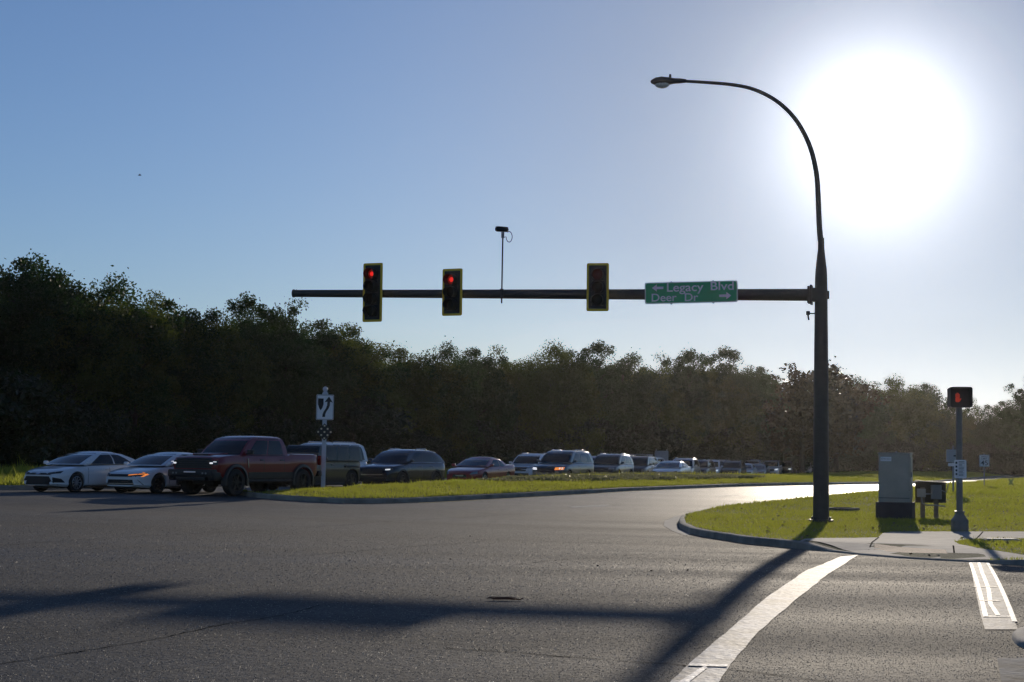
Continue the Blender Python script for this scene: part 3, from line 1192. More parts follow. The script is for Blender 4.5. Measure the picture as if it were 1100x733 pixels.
signal(401, 314.5, 4, -24, True, 'four section signal with lit red lamp and yellow border, farthest out on the arm')
signal(486.5, 314.2, 3, -24, True, 'three section signal with its red lamp lit, between the tall signal and the camera mast')
signal(642.3, 308.8, 3, -10, False, 'unlit looking three section signal in yellow border, left of the green street sign')

# street name sign
pc = arm_at(742.5)
sd = pc.y - .27
c = atd(742.3, 314.2, sd)
syaw = math.atan2(-(A1.y - A0.y), A0.x - A1.x)
sign = empty('street_name_sign', c, 0)
sign.rotation_euler = (0, R(-.75), syaw)
tag(sign, 'green sign on the arm reading Legacy Blvd and Deer Dr with white arrows', 'street sign')
SW, SH = 97.5 * sd / F / math.cos(syaw), 23.2 * sd / F
bm = bmesh.new(); prism(bm, rrect(SW, SH, .05), -.012, .012)
obj('panel_edge', bm, mat('sign_border', (.75, .84, .80), .45), sign)
bm = bmesh.new(); prism(bm, rrect(SW - .055, SH - .055, .05), -.017, -.012)
panel = obj('panel', bm, M_green, sign)
k = SW / 97.5


def sp(px, py):      # sign pixel (from its centre) to local
    return px * k, -py * k


def word(s, xa, xb, za, zb):
    lettering(s, xa * k, xb * k, -zb * k, -za * k, -.0185, M_white, sign)


word('Legacy', -25.2, 13.2, -10.0, 1.8)
word('Blvd', 20.8, 44.8, -10.2, -1.4)
word('Deer', -41.5, -15.0, .6, 8.9)
word('Dr', -6.5, 7.6, .9, 9.2)
for (x0, x1, zc, s) in ((-41, -29, 5.4, -1), (29.5, 42, -4.4, 1)):
    bm = bmesh.new()
    xa, xb = x0 * k, x1 * k
    zc = zc * k
    hd = .13
    tipx, tail = (xa, xb) if s < 0 else (xb, xa)
    prism(bm, [(tail, zc - .033), (tipx - s * hd, zc - .033), (tipx - s * hd, zc - .10), (tipx, zc), (tipx - s * hd, zc + .10), (tipx - s * hd, zc + .033), (tail, zc + .033)], -.0225, -.0175)
    obj('arrow', bm, M_white, sign)
for xx in (-.55, .6):
    bm = bmesh.new()
    za = arm_at(742.5).z - c.z
    bx(bm, (xx, .06, 0), (.05, .06, SH + .04))
    bx(bm, (xx, .13, za), (.05, .22, .36))
    obj('mounting_bracket', bm, M_galv, sign)

# detection camera on its own riser
pc = arm_at(539)
dcam = empty('detection_camera', (pc.x, pc.y - .19, atd(539.3, 326, pc.y - .19).z))
tag(dcam, 'small traffic camera on a thin upright tube above the arm between two signals', 'traffic camera')
top = atd(540.3, 256, pc.y).z - dcam.location.z
bm = bmesh.new(); tube(bm, [(0, 0, 0), (0.01, 0, top)], .022, 10)
obj('riser', bm, M_steeld, dcam, smooth=50)
bm = bmesh.new()
bx(bm, (0, .05, pc.z - dcam.location.z), (.10, .12, .26), bev=.01)
obj('clamp', bm, M_steeld, dcam)
bm = bmesh.new(); tube(bm, [(0.01, 0, top - .02), (0.01, 0, top + .16)], .045, 12)
obj('swivel', bm, M_galv, dcam, smooth=50)
bm = bmesh.new()
tube(bm, [(-.19, -.10, top + .21), (-.16, -.085, top + .215), (.13, .08, top + .225), (.15, .09, top + .225)], [.05, .068, .068, .05], 14)
bx(bm, (-.02, 0, top + .29), (.34, .14, .012), Matrix.Rotation(R(30), 3, 'Z'))
cb = obj('camera_body', bm, M_steeld, dcam, smooth=45)
bm = bmesh.new()
pp = [Vector((.10, .03, top + .2))]
for i in range(13):
    a = R(120 - 300 * i / 12)
    pp.append(Vector((.19 + .085 * math.cos(a), .03, top + .02 + .15 * math.sin(a))))
pp.append(Vector((.02, .02, top + .0)))
tube(bm, pp, .012, 6)
obj('cable', bm, M_black, dcam, smooth=60)

# ------------------------------------------------------------------ keep-right sign on the median nose
b_ = hit(347, 522.5, h_median)
D = b_.y
kp = empty('keep_right_sign', b_, R(8))
kp.rotation_euler = (0, R(0.3), R(8))
tag(kp, 'white keep right sign with black curved arrow on a white post in median grass', 'road sign')
m_ = D / F
ph = (522.5 - 424) * m_
bm = bmesh.new(); bx(bm, (0, 0, ph / 2 - .05), (.155, .155, ph + .1), bev=.012)
obj('post', bm, M_whitepost, kp)
bm = bmesh.new(); bx(bm, (0, 0, ph + .01), (.21, .21, .09), bev=.015)
bx(bm, (0, 0, ph + .075), (.16, .16, .05), bev=.015)
bmesh.ops.create_uvsphere(bm, u_segments=16, v_segments=10, radius=.095, matrix=Matrix.Translation((0, 0, ph + .19)))
obj('ball_finial', bm, M_whitepost, kp, smooth=50)
zc = (522.5 - 438) * m_
w_, h_ = 18.5 * m_, 27 * m_
bm = bmesh.new(); prism(bm, rrect(w_, h_, .03, 0, zc), -.10, -.085)
pan = obj('panel', bm, M_white, kp)
bm = bmesh.new()
o_, i_ = rrect(w_ - .03, h_ - .03, .03, 0, zc), rrect(w_ - .055, h_ - .055, .025, 0, zc)
a = [bm.verts.new((p[0], -.1035, p[1])) for p in o_]; b = [bm.verts.new((p[0], -.1035, p[1])) for p in i_]
for j in range(len(a)):
    bm.faces.new((a[j], a[(j + 1) % len(a)], b[(j + 1) % len(a)], b[j]))
obj('border_line', bm, M_black, pan)
q_ = w_ / 18.5
bm = bmesh.new()
sx, sz_ = -4.6, 5.0
prism(bm, [((sx - 3) * q_, zc + 9.3 * q_), ((sx + 2.9) * q_, zc + 9.3 * q_), ((sx + 2.9) * q_, zc + 3 * q_), ((sx + 1.6) * q_, zc - 1 * q_), (sx * q_, zc - 3.4 * q_), ((sx - 1.6) * q_, zc - 1 * q_), ((sx - 3) * q_, zc + 3 * q_)], -.105, -.1)
obj('median_symbol', bm, M_black, pan)
bm = bmesh.new()
cx_ = [(-1.2, -10.5), (-1.0, -7.5), (0.2, -4.5), (2.4, -1.2), (3.6, 2.0), (3.8, 6.0)]
L_ = [(x - 1.45, z) for x, z in cx_]
Rr = [(x + 1.45, z) for x, z in cx_][::-1]
ar = L_ + [(-.6, 5.4), (4.0, 11.6), (8.2, 5.0)] + Rr
vs_ = [bm.verts.new((x * q_, -.105, zc + z * q_)) for x, z in ar]
bm.faces.new(vs_)
obj('curved_arrow', bm, M_black, pan)
# diamond marker with nine reflectors
zd = (522.5 - 464.5) * m_
bm = bmesh.new()
s_ = 9.2 * m_
prism(bm, [(0, zd + s_), (s_, zd), (0, zd - s_), (-s_, zd)], -.098, -.086)
dmk = obj('diamond_marker', bm, mat('marker_black', (.03, .028, .02), .5), kp)
for i in range(3):
    for j in range(3):
        x_, z_ = (i - 1) * .29 * s_ * 1.25, (j - 1) * .29 * s_ * 1.25
        bm = bmesh.new()
        bmesh.ops.create_cone(bm, cap_ends=True, segments=14, radius1=.036, radius2=.03, depth=.012,
                              matrix=Matrix.Translation(((x_ - z_), -.102, zd + (x_ + z_))) @ Matrix.Rotation(R(90), 4, 'X'))
        obj('reflector', bm, mat('reflector_button', (.72, .68, .5), .2), dmk, smooth=40)

# ------------------------------------------------------------------ pedestrian signal post
b_ = hitc(1031, 571)
D = b_.y; m_ = D / F
ps = empty('pedestrian_signal', b_)
ps.rotation_euler = (0, R(-.1), 0)
tag(ps, 'pedestrian signal post with a dim red hand head and flared grey base, beside the sidewalk', 'pedestrian signal')
zt_ = (571 - 437) * m_
bm = bmesh.new(); tube(bm, [(0, 0, .1), (0, 0, zt_)], .075, 18)
obj('post', bm, M_galv if False else mat('grey_post', (.22, .205, .185), .5, .3, noise=(8, .15)), ps, smooth=50)
bm = bmesh.new()
hw = 8.2 * m_
lv = [(0, hw), (12 * m_, hw), (15.5 * m_, hw * .72), (18.5 * m_, .095), (20 * m_, .095), (20.4 * m_, .115), (21.6 * m_, .115), (22 * m_, .08)]
rings = []
for z, r_ in lv:
    rings.append([bm.verts.new((x, y, z)) for x, y in rrect(2 * r_, 2 * r_, min(r_ * .45, .09))])
for i in range(len(rings) - 1):
    n = len(rings[i])
    for j in range(n):
        bm.faces.new((rings[i][j], rings[i][(j + 1) % n], rings[i + 1][(j + 1) % n], rings[i + 1][j]))
bm.faces.new(rings[-1]); bm.faces.new(rings[0])
obj('pedestal', bm, mat('pedestal_grey', (.21, .20, .18), .55, .2, noise=(6, .15)), ps, smooth=30)
zh = (571 - 428) * m_
hw, hh = 11.2 * m_, 10.3 * m_
bm = bmesh.new(); prism(bm, rrect(2 * hw, 2 * hh, .03, 0, zh), -.10, .12)
head = obj('signal_head', bm, M_black, ps)
bm = bmesh.new()
o_, i_ = rrect(2 * hw + .03, 2 * hh + .03, .05, 0, zh + .005), rrect(2 * hw - .03, 2 * hh - .04, .03, 0, zh)
a = [[bm.verts.new((p[0], y, p[1])) for p in o_] for y in (-.26, -.07)]
b = [[bm.verts.new((p[0], y, p[1])) for p in i_] for y in (-.26, -.07)]
for j in range(len(o_)):
    j2 = (j + 1) % len(o_)
    for A_, B_ in ((a[0], a[1]), (b[0], b[1]), (a[0], b[0]), (a[1], b[1])):
        bm.faces.new((A_[j], A_[j2], B_[j2], B_[j]))
obj('hood', bm, M_black, head)
bm = bmesh.new()
# raised hand symbol: palm, four fingers, thumb
hx, hz = -.055, zh - .055
prism(bm, rrect(.105, .115, .035, hx, hz), -.106, -.1)
for i, (fx, fl) in enumerate(((-.040, .095), (-.013, .12), (.014, .115), (.040, .09))):
    prism(bm, rrect(.021, fl, .01, hx + fx, hz + .05 + fl / 2), -.106, -.1)
prism(bm, [(hx + .05, hz - .04), (hx + .092, hz + .025), (hx + .078, hz + .038), (hx + .04, hz + .0)], -.106, -.1)
obj('hand_symbol', bm, mat('hand_lit', (.3, .03, .01), .4, emit=(1, .06, .02), es=.38), head)
bm = bmesh.new(); tube(bm, [(0, .02, zh - hh - .09), (0, .02, zh - hh + .01)], .05, 12)
obj('collar', bm, M_black, ps, smooth=40)
zs = (571 - 504.5) * m_
bm = bmesh.new(); prism(bm, rrect(13 * m_, 19.5 * m_, .03, 0, zs), -.10, -.09)
bp_ = obj('button_sign', bm, M_white, ps)
tag(bp_, 'small white push button instruction sign with tiny symbols and text lines')
bm = bmesh.new()
rr_ = random.Random(2)
for i in range(4):
    zz = zs + (6.6 - 4.0 * i) * m_
    bx(bm, (-4.3 * m_, -.1015, zz), (1.9 * m_, .002, 2.1 * m_))
for i in range(11):
    zz = zs + (8.0 - 1.5 * i) * m_
    w__ = rr_.uniform(3.6, 6.2) * m_
    bx(bm, (-1.9 * m_ + w__ / 2, -.1015, zz), (w__, .002, .5 * m_))
obj('fine_print', bm, M_black, bp_)
bm = bmesh.new(); prism(bm, rrect(10.2 * m_, 17 * m_, .02, .0, zs), -.1012, -.1)
obj('inner_panel', bm, mat('sign_white', (.82, .82, .82), .5), bp_)
bm = bmesh.new(); bx(bm, (0, -.09, zs - 12.4 * m_), (.08, .06, .11), bev=.015)
tube(bm, [(0, -.11, zs - 12.4 * m_), (0, -.145, zs - 12.4 * m_)], .026, 12)
obj('push_button', bm, M_galv, ps, smooth=40)

# ------------------------------------------------------------------ signal controller cabinet
b_ = hitc(962, 557.5)
D = b_.y; m_ = D / F
cb = empty('controller_cabinet', b_, R(-19))
tag(cb, 'tall grey metal cabinet with white label on a dark base in the grass', 'cabinet')
W_ = 33 * m_
Dp = .62
# dark plinth
bm = bmesh.new(); bx(bm, (0, 0, 8.2 * m_), (W_ * 1.16, Dp * 1.35, 19.5 * m_), bev=.015)
obj('plinth', bm, mat('dark_concrete', (.045, .045, .048), .8, noise=(4, .2)), cb)
z0, z1 = 17.9 * m_, 69.5 * m_
bm = bmesh.new(); bx(bm, (0, 0, (z0 + z1) / 2), (W_, Dp, z1 - z0), bev=.012)
bx(bm, (0, 0, z1 + .01), (W_ + .05, Dp + .06, .045), bev=.012)
body = obj('housing', bm, M_grey, cb)
bm = bmesh.new(); bx(bm, (0, -Dp / 2 - .008, (z0 + z1) / 2 + .09), (W_ - .07, .018, z1 - z0 - .30), bev=.006)
dr = obj('door', bm, M_grey, cb)
bm = bmesh.new(); bx(bm, (W_ / 2 + .008, 0, (z0 + z1) / 2), (.018, Dp - .1, z1 - z0 - .2), bev=.006)
for i in range(6):
    bx(bm, (W_ / 2 + .02, .0, z1 - .35 - i * .04), (.012, Dp - .28, .012))
obj('side_door', bm, M_grey, cb)
bm = bmesh.new(); bx(bm, (W_ / 2 + .03, -Dp / 2 + .12, (z0 + z1) / 2 + .1), (.03, .03, .16), bev=.006)
obj('handle', bm, M_galv, cb)
bm = bmesh.new(); bx(bm, (W_ * -.26, -Dp / 2 - .019, z1 - .155), (.31, .006, .125))
lb = obj('label_plate', bm, M_white, dr)
bm = bmesh.new()
for i in range(9):
    bx(bm, (W_ * -.26 - .12 + .03 * i, -Dp / 2 - .0235, z1 - .155), (.013 if i % 3 else .018, .003, .03))
obj('label_print', bm, mat('print_grey', (.25, .25, .25), .6), lb)
bm = bmesh.new()
tube(bm, [(.02, 0, z1 + .02), (.02, 0, z1 + .07)], .03, 10)
obj('top_vent', bm, M_galv, body)
for zz in (z0 + .35, z0 + .12):
    bm = bmesh.new(); bx(bm, (0, -Dp / 2 - .004, zz), (W_ - .02, .012, .02))
    obj('seam', bm, mat('seam_dark', (.08, .08, .08), .6), body)

# meter pedestal beside the cabinet
b2 = hitc(999, 557)
D = b2.y; m_ = D / F
mp = empty('meter_pedestal', b2, R(-10))
tag(mp, 'pair of small grey meter boxes on two short wooden posts, right of the tall cabinet', 'meter boxes')
for xx in (-7.5 * m_, 6.5 * m_):
    bm = bmesh.new(); bx(bm, (xx, .05, 16 * m_), (.13, .1, 34 * m_), bev=.008)
    obj('post', bm, mat('weathered_wood', (.22, .18, .13), .85, noise=(7, .3)), mp)
bm = bmesh.new(); bx(bm, (1 * m_, .13, 27.5 * m_), (32 * m_, .05, 22 * m_), bev=.006)
obj('backboard', bm, mat('backboard', (.10, .085, .06), .8, noise=(5, .25)), mp)
bm = bmesh.new(); bx(bm, (1 * m_, .08, 39 * m_), (33 * m_, .25, 1.2 * m_), Matrix.Rotation(R(3), 3, 'Y'))
obj('rain_shield', bm, mat('shield_grey', (.15, .14, .13), .5, .4), mp)
for (xx, zz, w__, h__, c_) in ((-9 * m_, 27 * m_, 9 * m_, 9 * m_, 'a'), (6.5 * m_, 28 * m_, 11 * m_, 15 * m_, 'b')):
    bm = bmesh.new(); bx(bm, (xx, -.02, zz), (w__, .16, h__), bev=.012)
    bx(bm, (xx, -.105, zz + h__ * .1), (w__ * .6, .015, h__ * .3), bev=.004)
    obj('meter_box', bm, mat('meter_grey' + c_, (.36, .36, .34) if c_ == 'a' else (.22, .23, .23), .5, .4), mp)
bm = bmesh.new()
tube(bm, [(-9 * m_, -.02, 23 * m_), (-8 * m_, -.02, 16 * m_), (-3 * m_, -.0, 14 * m_), (7 * m_, -.02, 14 * m_), (16 * m_, 0, 13 * m_)], .02, 8)
tube(bm, [(12 * m_, .02, 30 * m_), (17 * m_, .02, 28 * m_), (18.5 * m_, .02, 32 * m_), (19.5 * m_, .04, 37 * m_)], .016, 8)
tube(bm, [(-4.5 * m_, -.02, 26 * m_), (1 * m_, -.02, 26 * m_)], .022, 8)
obj('conduit', bm, M_galv, mp, smooth=50)

# ------------------------------------------------------------------ other signs on the verge
b_ = hitc(1057.3, 523)
D = b_.y; m_ = D / F
sl = empty('speed_limit_sign', b_)
tag(sl, 'white speed limit 45 sign on a thin post out in the grass near the road', 'road sign')
top = (523 - 487.5) * m_
bm = bmesh.new(); bx(bm, (0, 0, top / 2 - .05), (.05, .035, top + .1))
obj('post', bm, M_galv, sl)
zc = (523 - 495.3) * m_
w_, h_ = 10.8 * m_, 12.8 * m_
bm = bmesh.new(); prism(bm, rrect(w_, h_, .03, 0, zc), -.045, -.03)
pan = obj('panel', bm, M_white, sl)
bm = bmesh.new()
o_, i_ = rrect(w_ - .03, h_ - .03, .02, 0, zc), rrect(w_ - .06, h_ - .06, .02, 0, zc)
a = [bm.verts.new((p[0], -.048, p[1])) for p in o_]; b = [bm.verts.new((p[0], -.048, p[1])) for p in i_]
for j in range(len(a)):
    bm.faces.new((a[j], a[(j + 1) % len(a)], b[(j + 1) % len(a)], b[j]))
obj('border_line', bm, M_black, pan)
lettering('SPEED', -w_ * .33, w_ * .33, zc + h_ * .27, zc + h_ * .38, -.049, M_black, pan)
lettering('LIMIT', -w_ * .30, w_ * .30, zc + h_ * .11, zc + h_ * .22, -.049, M_black, pan)
lettering('45', -w_ * .36, w_ * .36, zc - h_ * .38, zc + h_ * .03, -.049, M_black, pan)

b_ = hitc(1024, 529)
D = b_.y; m_ = D / F
us = empty('lane_use_sign', b_, R(6))
tag(us, 'pale grey sign with dark arrow and small plaque, half hidden behind pedestrian signal post', 'road sign')
top = (529 - 479) * m_
bm = bmesh.new(); bx(bm, (0, 0, top / 2 - .05), (.06, .045, top + .1))
obj('post', bm, M_galv, us)
M_pale = mat('pale_sign', (.42, .45, .47), .45)
bm = bmesh.new(); prism(bm, rrect(13 * m_, 13.5 * m_, .04, -1.5 * m_, (529 - 490) * m_), -.05, -.035)
pan = obj('panel', bm, M_pale, us)
bm = bmesh.new()
zc = (529 - 490) * m_; q_ = m_
prism(bm, [(0, zc - .8 * q_), (2.6 * q_, zc - .8 * q_), (2.6 * q_, zc - 2.4 * q_), (5 * q_, zc), (2.6 * q_, zc + 2.4 * q_), (2.6 * q_, zc + .8 * q_), (0, zc + .8 * q_)], -.054, -.05)
obj('arrow', bm, M_black, pan)
bm = bmesh.new(); prism(bm, rrect(9 * m_, 3.4 * m_, .03, -1.5 * m_, (529 - 499.5) * m_), -.05, -.035)
obj('plaque', bm, M_white, us)

b_ = hitc(1086, 522)
D = b_.y; m_ = D / F
xm = empty('crossed_stake_marker', b_)
tag(xm, 'small pale yellow X shaped marker standing in the grass at the right', 'marker')
for s in (-1, 1):
    bm = bmesh.new()
    bx(bm, (0, .012 * s, 3.9 * m_), (.085, .02, 9.4 * m_), Matrix.Rotation(R(36 * s), 3, 'Y'))
    obj('crossed_board', bm, mat('pale_yellow', (.72, .66, .25), .5), xm)

# manhole and small cover
b_ = hitc(905, 548.5)
mh = empty('manhole', b_)
tag(mh, 'round pale concrete manhole collar with an iron lid in the grass behind the tall pole', 'manhole')
bm = bmesh.new(); lathe(bm, [(.55, -.1), (.55, .07), (.52, .09), (.36, .09), (.36, .05)], 28, axis='Z')
obj('collar', bm, mat('old_concrete', (.15, .145, .13), .95, noise=(5, .3), spec=.2), mh, smooth=30)
bm = bmesh.new(); bmesh.ops.create_cone(bm, cap_ends=True, segments=28, radius1=.35, radius2=.35, depth=.04, matrix=Matrix.Translation((0, 0, .075)))
for i in range(5):
    bx(bm, (0, -.2 + .1 * i, .10), (.5, .03, .012))
obj('lid', bm, mat('cast_iron', (.05, .045, .04), .95, spec=.2), mh)
b_ = PC(1075, 582.5)
vb = empty('valve_cover', (b_.x, b_.y, h_corner(b_.x, b_.y)))
tag(vb, 'flat pale utility cover in the grass patch beside the sidewalk', 'utility cover')
bm = bmesh.new(); bx(bm, (0, 0, .02), (.75, .45, .09), bev=.02)
obj('frame', bm, M_conc, vb)
bm = bmesh.new(); bx(bm, (0, 0, .07), (.6, .32, .012), bev=.004)
obj('lid', bm, mat('cover_lid', (.24, .24, .23), .7), vb)
b_ = hit(319, 523, h_median)
sc_ = empty('concrete_block', b_ + Vector((0, 2.2, 0)))
tag(sc_, 'small pale concrete block in the median grass left of the white post', 'concrete block')
bm = bmesh.new(); bx(bm, (0, 0, .03), (.55, .3, .22), bev=.03)
obj('block', bm, M_conc, sc_)
sc_.location.z = h_median(sc_.location.x, sc_.location.y)

# dead palm frond piece on the asphalt
b_ = P2(540, 645.2)
bm = bmesh.new()
rr_ = random.Random(8)
c = Vector((b_.x, b_.y, g(b_.x, b_.y) + .012))
for i in range(34):
    a = rr_.uniform(-.5, .5)
    x0 = rr_.uniform(-.16, .05)
    ln = rr_.uniform(.06, .16)
    p0 = c + Vector((x0, rr_.uniform(-.03, .03), rr_.uniform(0, .012)))
    p1 = p0 + Vector((ln * math.cos(a), ln * math.sin(a) * .5, rr_.uniform(-.006, .018)))
    w__ = rr_.uniform(.004, .010)
    bm.faces.new([bm.verts.new(p0 + Vector((0, -w__, 0))), bm.verts.new(p1 + Vector((0, 0, .002))), bm.verts.new(p0 + Vector((0, w__, .008)))])
tube(bm, [c + Vector((-.1, 0, 0)), c + Vector((.05, .005, .004)), c + Vector((.17, -.005, .0)), c + Vector((.2, .005, .014))], [.006, .008, .007, .004], 6)
tag(obj('dead_frond', bm, mat('dead_leaf', (.20, .075, .03), .7)), 'curled brown scrap of dead leaf lying alone on the asphalt', 'dead leaf')
for (x, y) in ((505, 576.5), (484, 601.5), (642, 608.6), (700, 614), (739, 613.4)):
    b_ = P2(x, y)
    bm = bmesh.new()
    bmesh.ops.create_icosphere(bm, subdivisions=2, radius=.013, matrix=Matrix.Translation((b_.x, b_.y, g(b_.x, b_.y) + .012)) @ Matrix.Diagonal((1.3, 1, .7, 1)))
    for v in bm.verts:
        v.co += Vector((math.sin(v.co.x * 200), math.cos(v.co.y * 170), 0)) * .004
    tag(obj('pebble', bm, M_black, smooth=60), 'tiny dark pebble lying on the open asphalt', 'pebble', 'pebbles scattered on the road')
# bird high in the sky
p = atd(150, 188.5, 220)
bm = bmesh.new()
tube(bm, [(-.22, 0, 0), (-.14, 0, .01), (0, 0, .02), (.12, 0, .02), (.19, 0, .03), (.24, 0, .02)], [.01, .05, .07, .055, .04, .005], 8)
for s in (-1, 1):
    v = [bm.verts.new(q) for q in [(-.06, 0, .03), (.08, 0, .03), (.05, s * .35, .15), (-.03, s * .7, .08), (-.10, s * .4, .12)]]
    bm.faces.new(v)
bo = obj('bird', bm, M_black, smooth=40)
bo.location = p
bo.rotation_euler = (0, 0, R(20))
tag(bo, 'tiny dark bird flying alone in the open blue sky at the upper left', 'bird')

# ------------------------------------------------------------------ vehicles
def paint(name, c, metal=0.0, rough=0.28):
    return mat(name, c, rough, metal, coat=0.9)


M_tyre = mat('tyre_rubber', (0.018, 0.018, 0.018), 0.8)
M_rim_s = mat('rim_silver', (0.55, 0.55, 0.56), 0.28, 0.85)
M_rim_d = mat('rim_dark', (0.06, 0.06, 0.065), 0.3, 0.7)
M_glass = mat('car_glass', (0.006, 0.008, 0.010), 0.03, spec=0.6)
M_trim = mat('black_trim', (0.015, 0.015, 0.016), 0.5)
M_chrome = mat('chrome', (0.6, 0.6, 0.62), 0.15, 1.0)
M_lamp = mat('lamp_glass', (0.30, 0.32, 0.34), 0.12, 0.3)
M_lampd = mat('lamp_dark', (0.05, 0.055, 0.06), 0.1, 0.3)
M_lampon = mat('headlamp_lit', (0.8, 0.8, 0.8), 0.2, emit=(0.95, 0.95, 1.0), es=1.6)
M_amber = mat('amber_lit', (0.8, 0.3, 0.05), 0.3, emit=(1.0, 0.28, 0.06), es=1.5)
M_tail = mat('tail_lamp', (0.25, 0.01, 0.01), 0.2)
M_plate = mat('licence_plate', (0.6, 0.6, 0.58), 0.5)


def lerp_pts(P, x):
    if x <= P[0][0]:
        return P[0][1]
    for i in range(len(P) - 1):
        if x <= P[i + 1][0]:
            t = (x - P[i][0]) / (P[i + 1][0] - P[i][0])
            return P[i][1] + (P[i + 1][1] - P[i][1]) * t
    return P[-1][1]


def smoothed(P, x, w=.09):
    return sum(lerp_pts(P, x + d * w) for d in (-1, -.5, 0, .5, 1)) / 5


def loft_body(c):
    L, W = c['L'], c['W']
    hl = L / 2
    xsn = list(np.unique(np.round(np.concatenate([np.linspace(-hl, -hl + .35, 8), np.linspace(-hl + .35, hl - .6, 30), np.linspace(hl - .6, hl, 14)]), 4)))
    bm = bmesh.new()
    rings = []
    for x in xsn:
        zt = smoothed(c['top'], x, .06)
        zb = lerp_pts(c['bot'], x)
        e = max(0.0, (x - (hl - c['nose'])) / c['nose'])
        e2 = max(0.0, (-x - (hl - .5)) / .5)
        w = W / 2 * (1 - c['taper'] * e ** 2.4 - .16 * e2 ** 2.6)
        h = zt - zb
        sh = c.get('shoulder', .93)
        half = [(0, zb), (.6 * w, zb), (.88 * w, zb + .01), (.955 * w, zb + .06), (.985 * w, zb + .16 * h), (.975 * w, zb + .36 * h), (1.0 * w, zb + .60 * h),
                (.99 * w, zb + .76 * h), (.965 * w, zt - .075), (sh * w, zt - .02), (sh * w - .08, zt + .002), (.55 * w, zt + .018), (.25 * w, zt + .026), (0, zt + .028)]
        full = half + [(-y, z) for y, z in half[-2:0:-1]]
        rings.append([bm.verts.new((x, y, z)) for y, z in full])
    n = len(rings[0])
    for i in range(len(rings) - 1):
        for k in range(n):
            bm.faces.new((rings[i][k], rings[i][(k + 1) % n], rings[i + 1][(k + 1) % n], rings[i + 1][k]))
    bm.faces.new(rings[0]); bm.faces.new(rings[-1])
    bmesh.ops.recalc_face_normals(bm, faces=bm.faces)
    return bm


def bool_cut(bm, cutter):
    me = bpy.data.meshes.new('a'); bm.to_mesh(me); bm.free()
    mc = bpy.data.meshes.new('b'); bmesh.ops.recalc_face_normals(cutter, faces=cutter.faces); cutter.to_mesh(mc); cutter.free()
    o = bpy.data.objects.new('a', me); oc = bpy.data.objects.new('b', mc)
    COL.objects.link(o); COL.objects.link(oc)
    md = o.modifiers.new('m', 'BOOLEAN'); md.operation = 'DIFFERENCE'; md.object = oc; md.solver = 'EXACT'
    bpy.context.view_layer.update()
    dg = bpy.context.evaluated_depsgraph_get()
    res = bpy.data.meshes.new_from_object(o.evaluated_get(dg))
    out = bmesh.new(); out.from_mesh(res)
    bpy.data.objects.remove(o); bpy.data.objects.remove(oc)
    return out


def patch(name, tree, corners, direction, m, parent, off=.006, nu=8, nv=4, thick=0.02):
    """a panel shaped by projecting a quad along a direction on the body; corners (a,b) = (y,z) for 'x' dirs or (x,z) for 'y' dirs"""
    ax, s = direction[1], (1 if direction[0] == '+' else -1)
    bm = bmesh.new()
    G = []
    for j in range(nv + 1):
        row = []
        for i in range(nu + 1):
            u, v = i / nu, j / nv
            p = [(corners[0][q] * (1 - u) + corners[1][q] * u) * (1 - v) + (corners[3][q] * (1 - u) + corners[2][q] * u) * v for q in (0, 1)]
            if ax == 'x':
                o_ = Vector((s * 5, p[0], p[1])); d = Vector((-s, 0, 0))
            else:
                o_ = Vector((p[0], s * 5, p[1])); d = Vector((0, -s, 0))
            hit_, nrm, *_ = tree.ray_cast(o_, d)
            if hit_ is None:
                hit_, nrm, *_ = tree.find_nearest(o_ + d * 3)
            row.append(bm.verts.new(hit_ - d * off))
        G.append(row)
    for j in range(nv):
        for i in range(nu):
            bm.faces.new((G[j][i], G[j][i + 1], G[j + 1][i + 1], G[j + 1][i]))
    fs = bm.faces[:]
    ext = bmesh.ops.extrude_face_region(bm, geom=fs)
    for v in ext['geom']:
        if isinstance(v, bmesh.types.BMVert):
            if ax == 'x':
                v.co.x -= s * (off + thick)
            else:
                v.co.y -= s * (off + thick)
    return obj(name, bm, m, parent, smooth=50)


def wheel(root, x, y, r, w, m_rim, spokes, side):
    wm = empty('wheel', (x, y, r)); wm.parent = root
    bm = bmesh.new()
    hw = w / 2
    prof = [(r * .62, -hw * .8), (r * .70, -hw * .98), (r * .9, -hw), (r * .975, -hw * .86), (r, -hw * .6), (r, hw * .6), (r * .975, hw * .86), (r * .9, hw), (r * .70, hw * .98), (r * .62, hw * .8)]
    lathe(bm, prof, 32)
    obj('tyre', bm, M_tyre, wm, smooth=35)
    bm = bmesh.new()
    s = side
    ri = r * .66
    lathe(bm, [(ri, -hw * .8), (ri, s * hw * .9), (ri * .95, s * hw * .94), (ri * .91, s * hw * .8), (ri * .88, s * hw * .25), (.02, s * hw * .15)], 32)
    nd = len(bm.faces)
    for k in range(spokes):
        a = 2 * math.pi * k / spokes
        M3 = Matrix.Rotation(a, 3, 'Y')
        for da in ((-.16, .16) if spokes <= 5 else (0,)):
            M4 = Matrix.Rotation(a + da, 3, 'Y')
            bx(bm, M4 @ Vector((ri * .50, s * hw * .66, 0)), (ri * .86, hw * .28, ri * (.13 if spokes <= 5 else .15)), M4)
    lathe(bm, [(.001, s * hw * .85), (ri * .17, s * hw * .84), (ri * .2, s * hw * .5)], 14)
    bm.faces.ensure_lookup_table()
    for f in bm.faces[nd:]:
        f.material_index = 1
    for f in bm.faces[:32 * 3]:
        f.material_index = 1
    obj('rim', bm, [M_trim, m_rim], wm, smooth=35)
    return wm


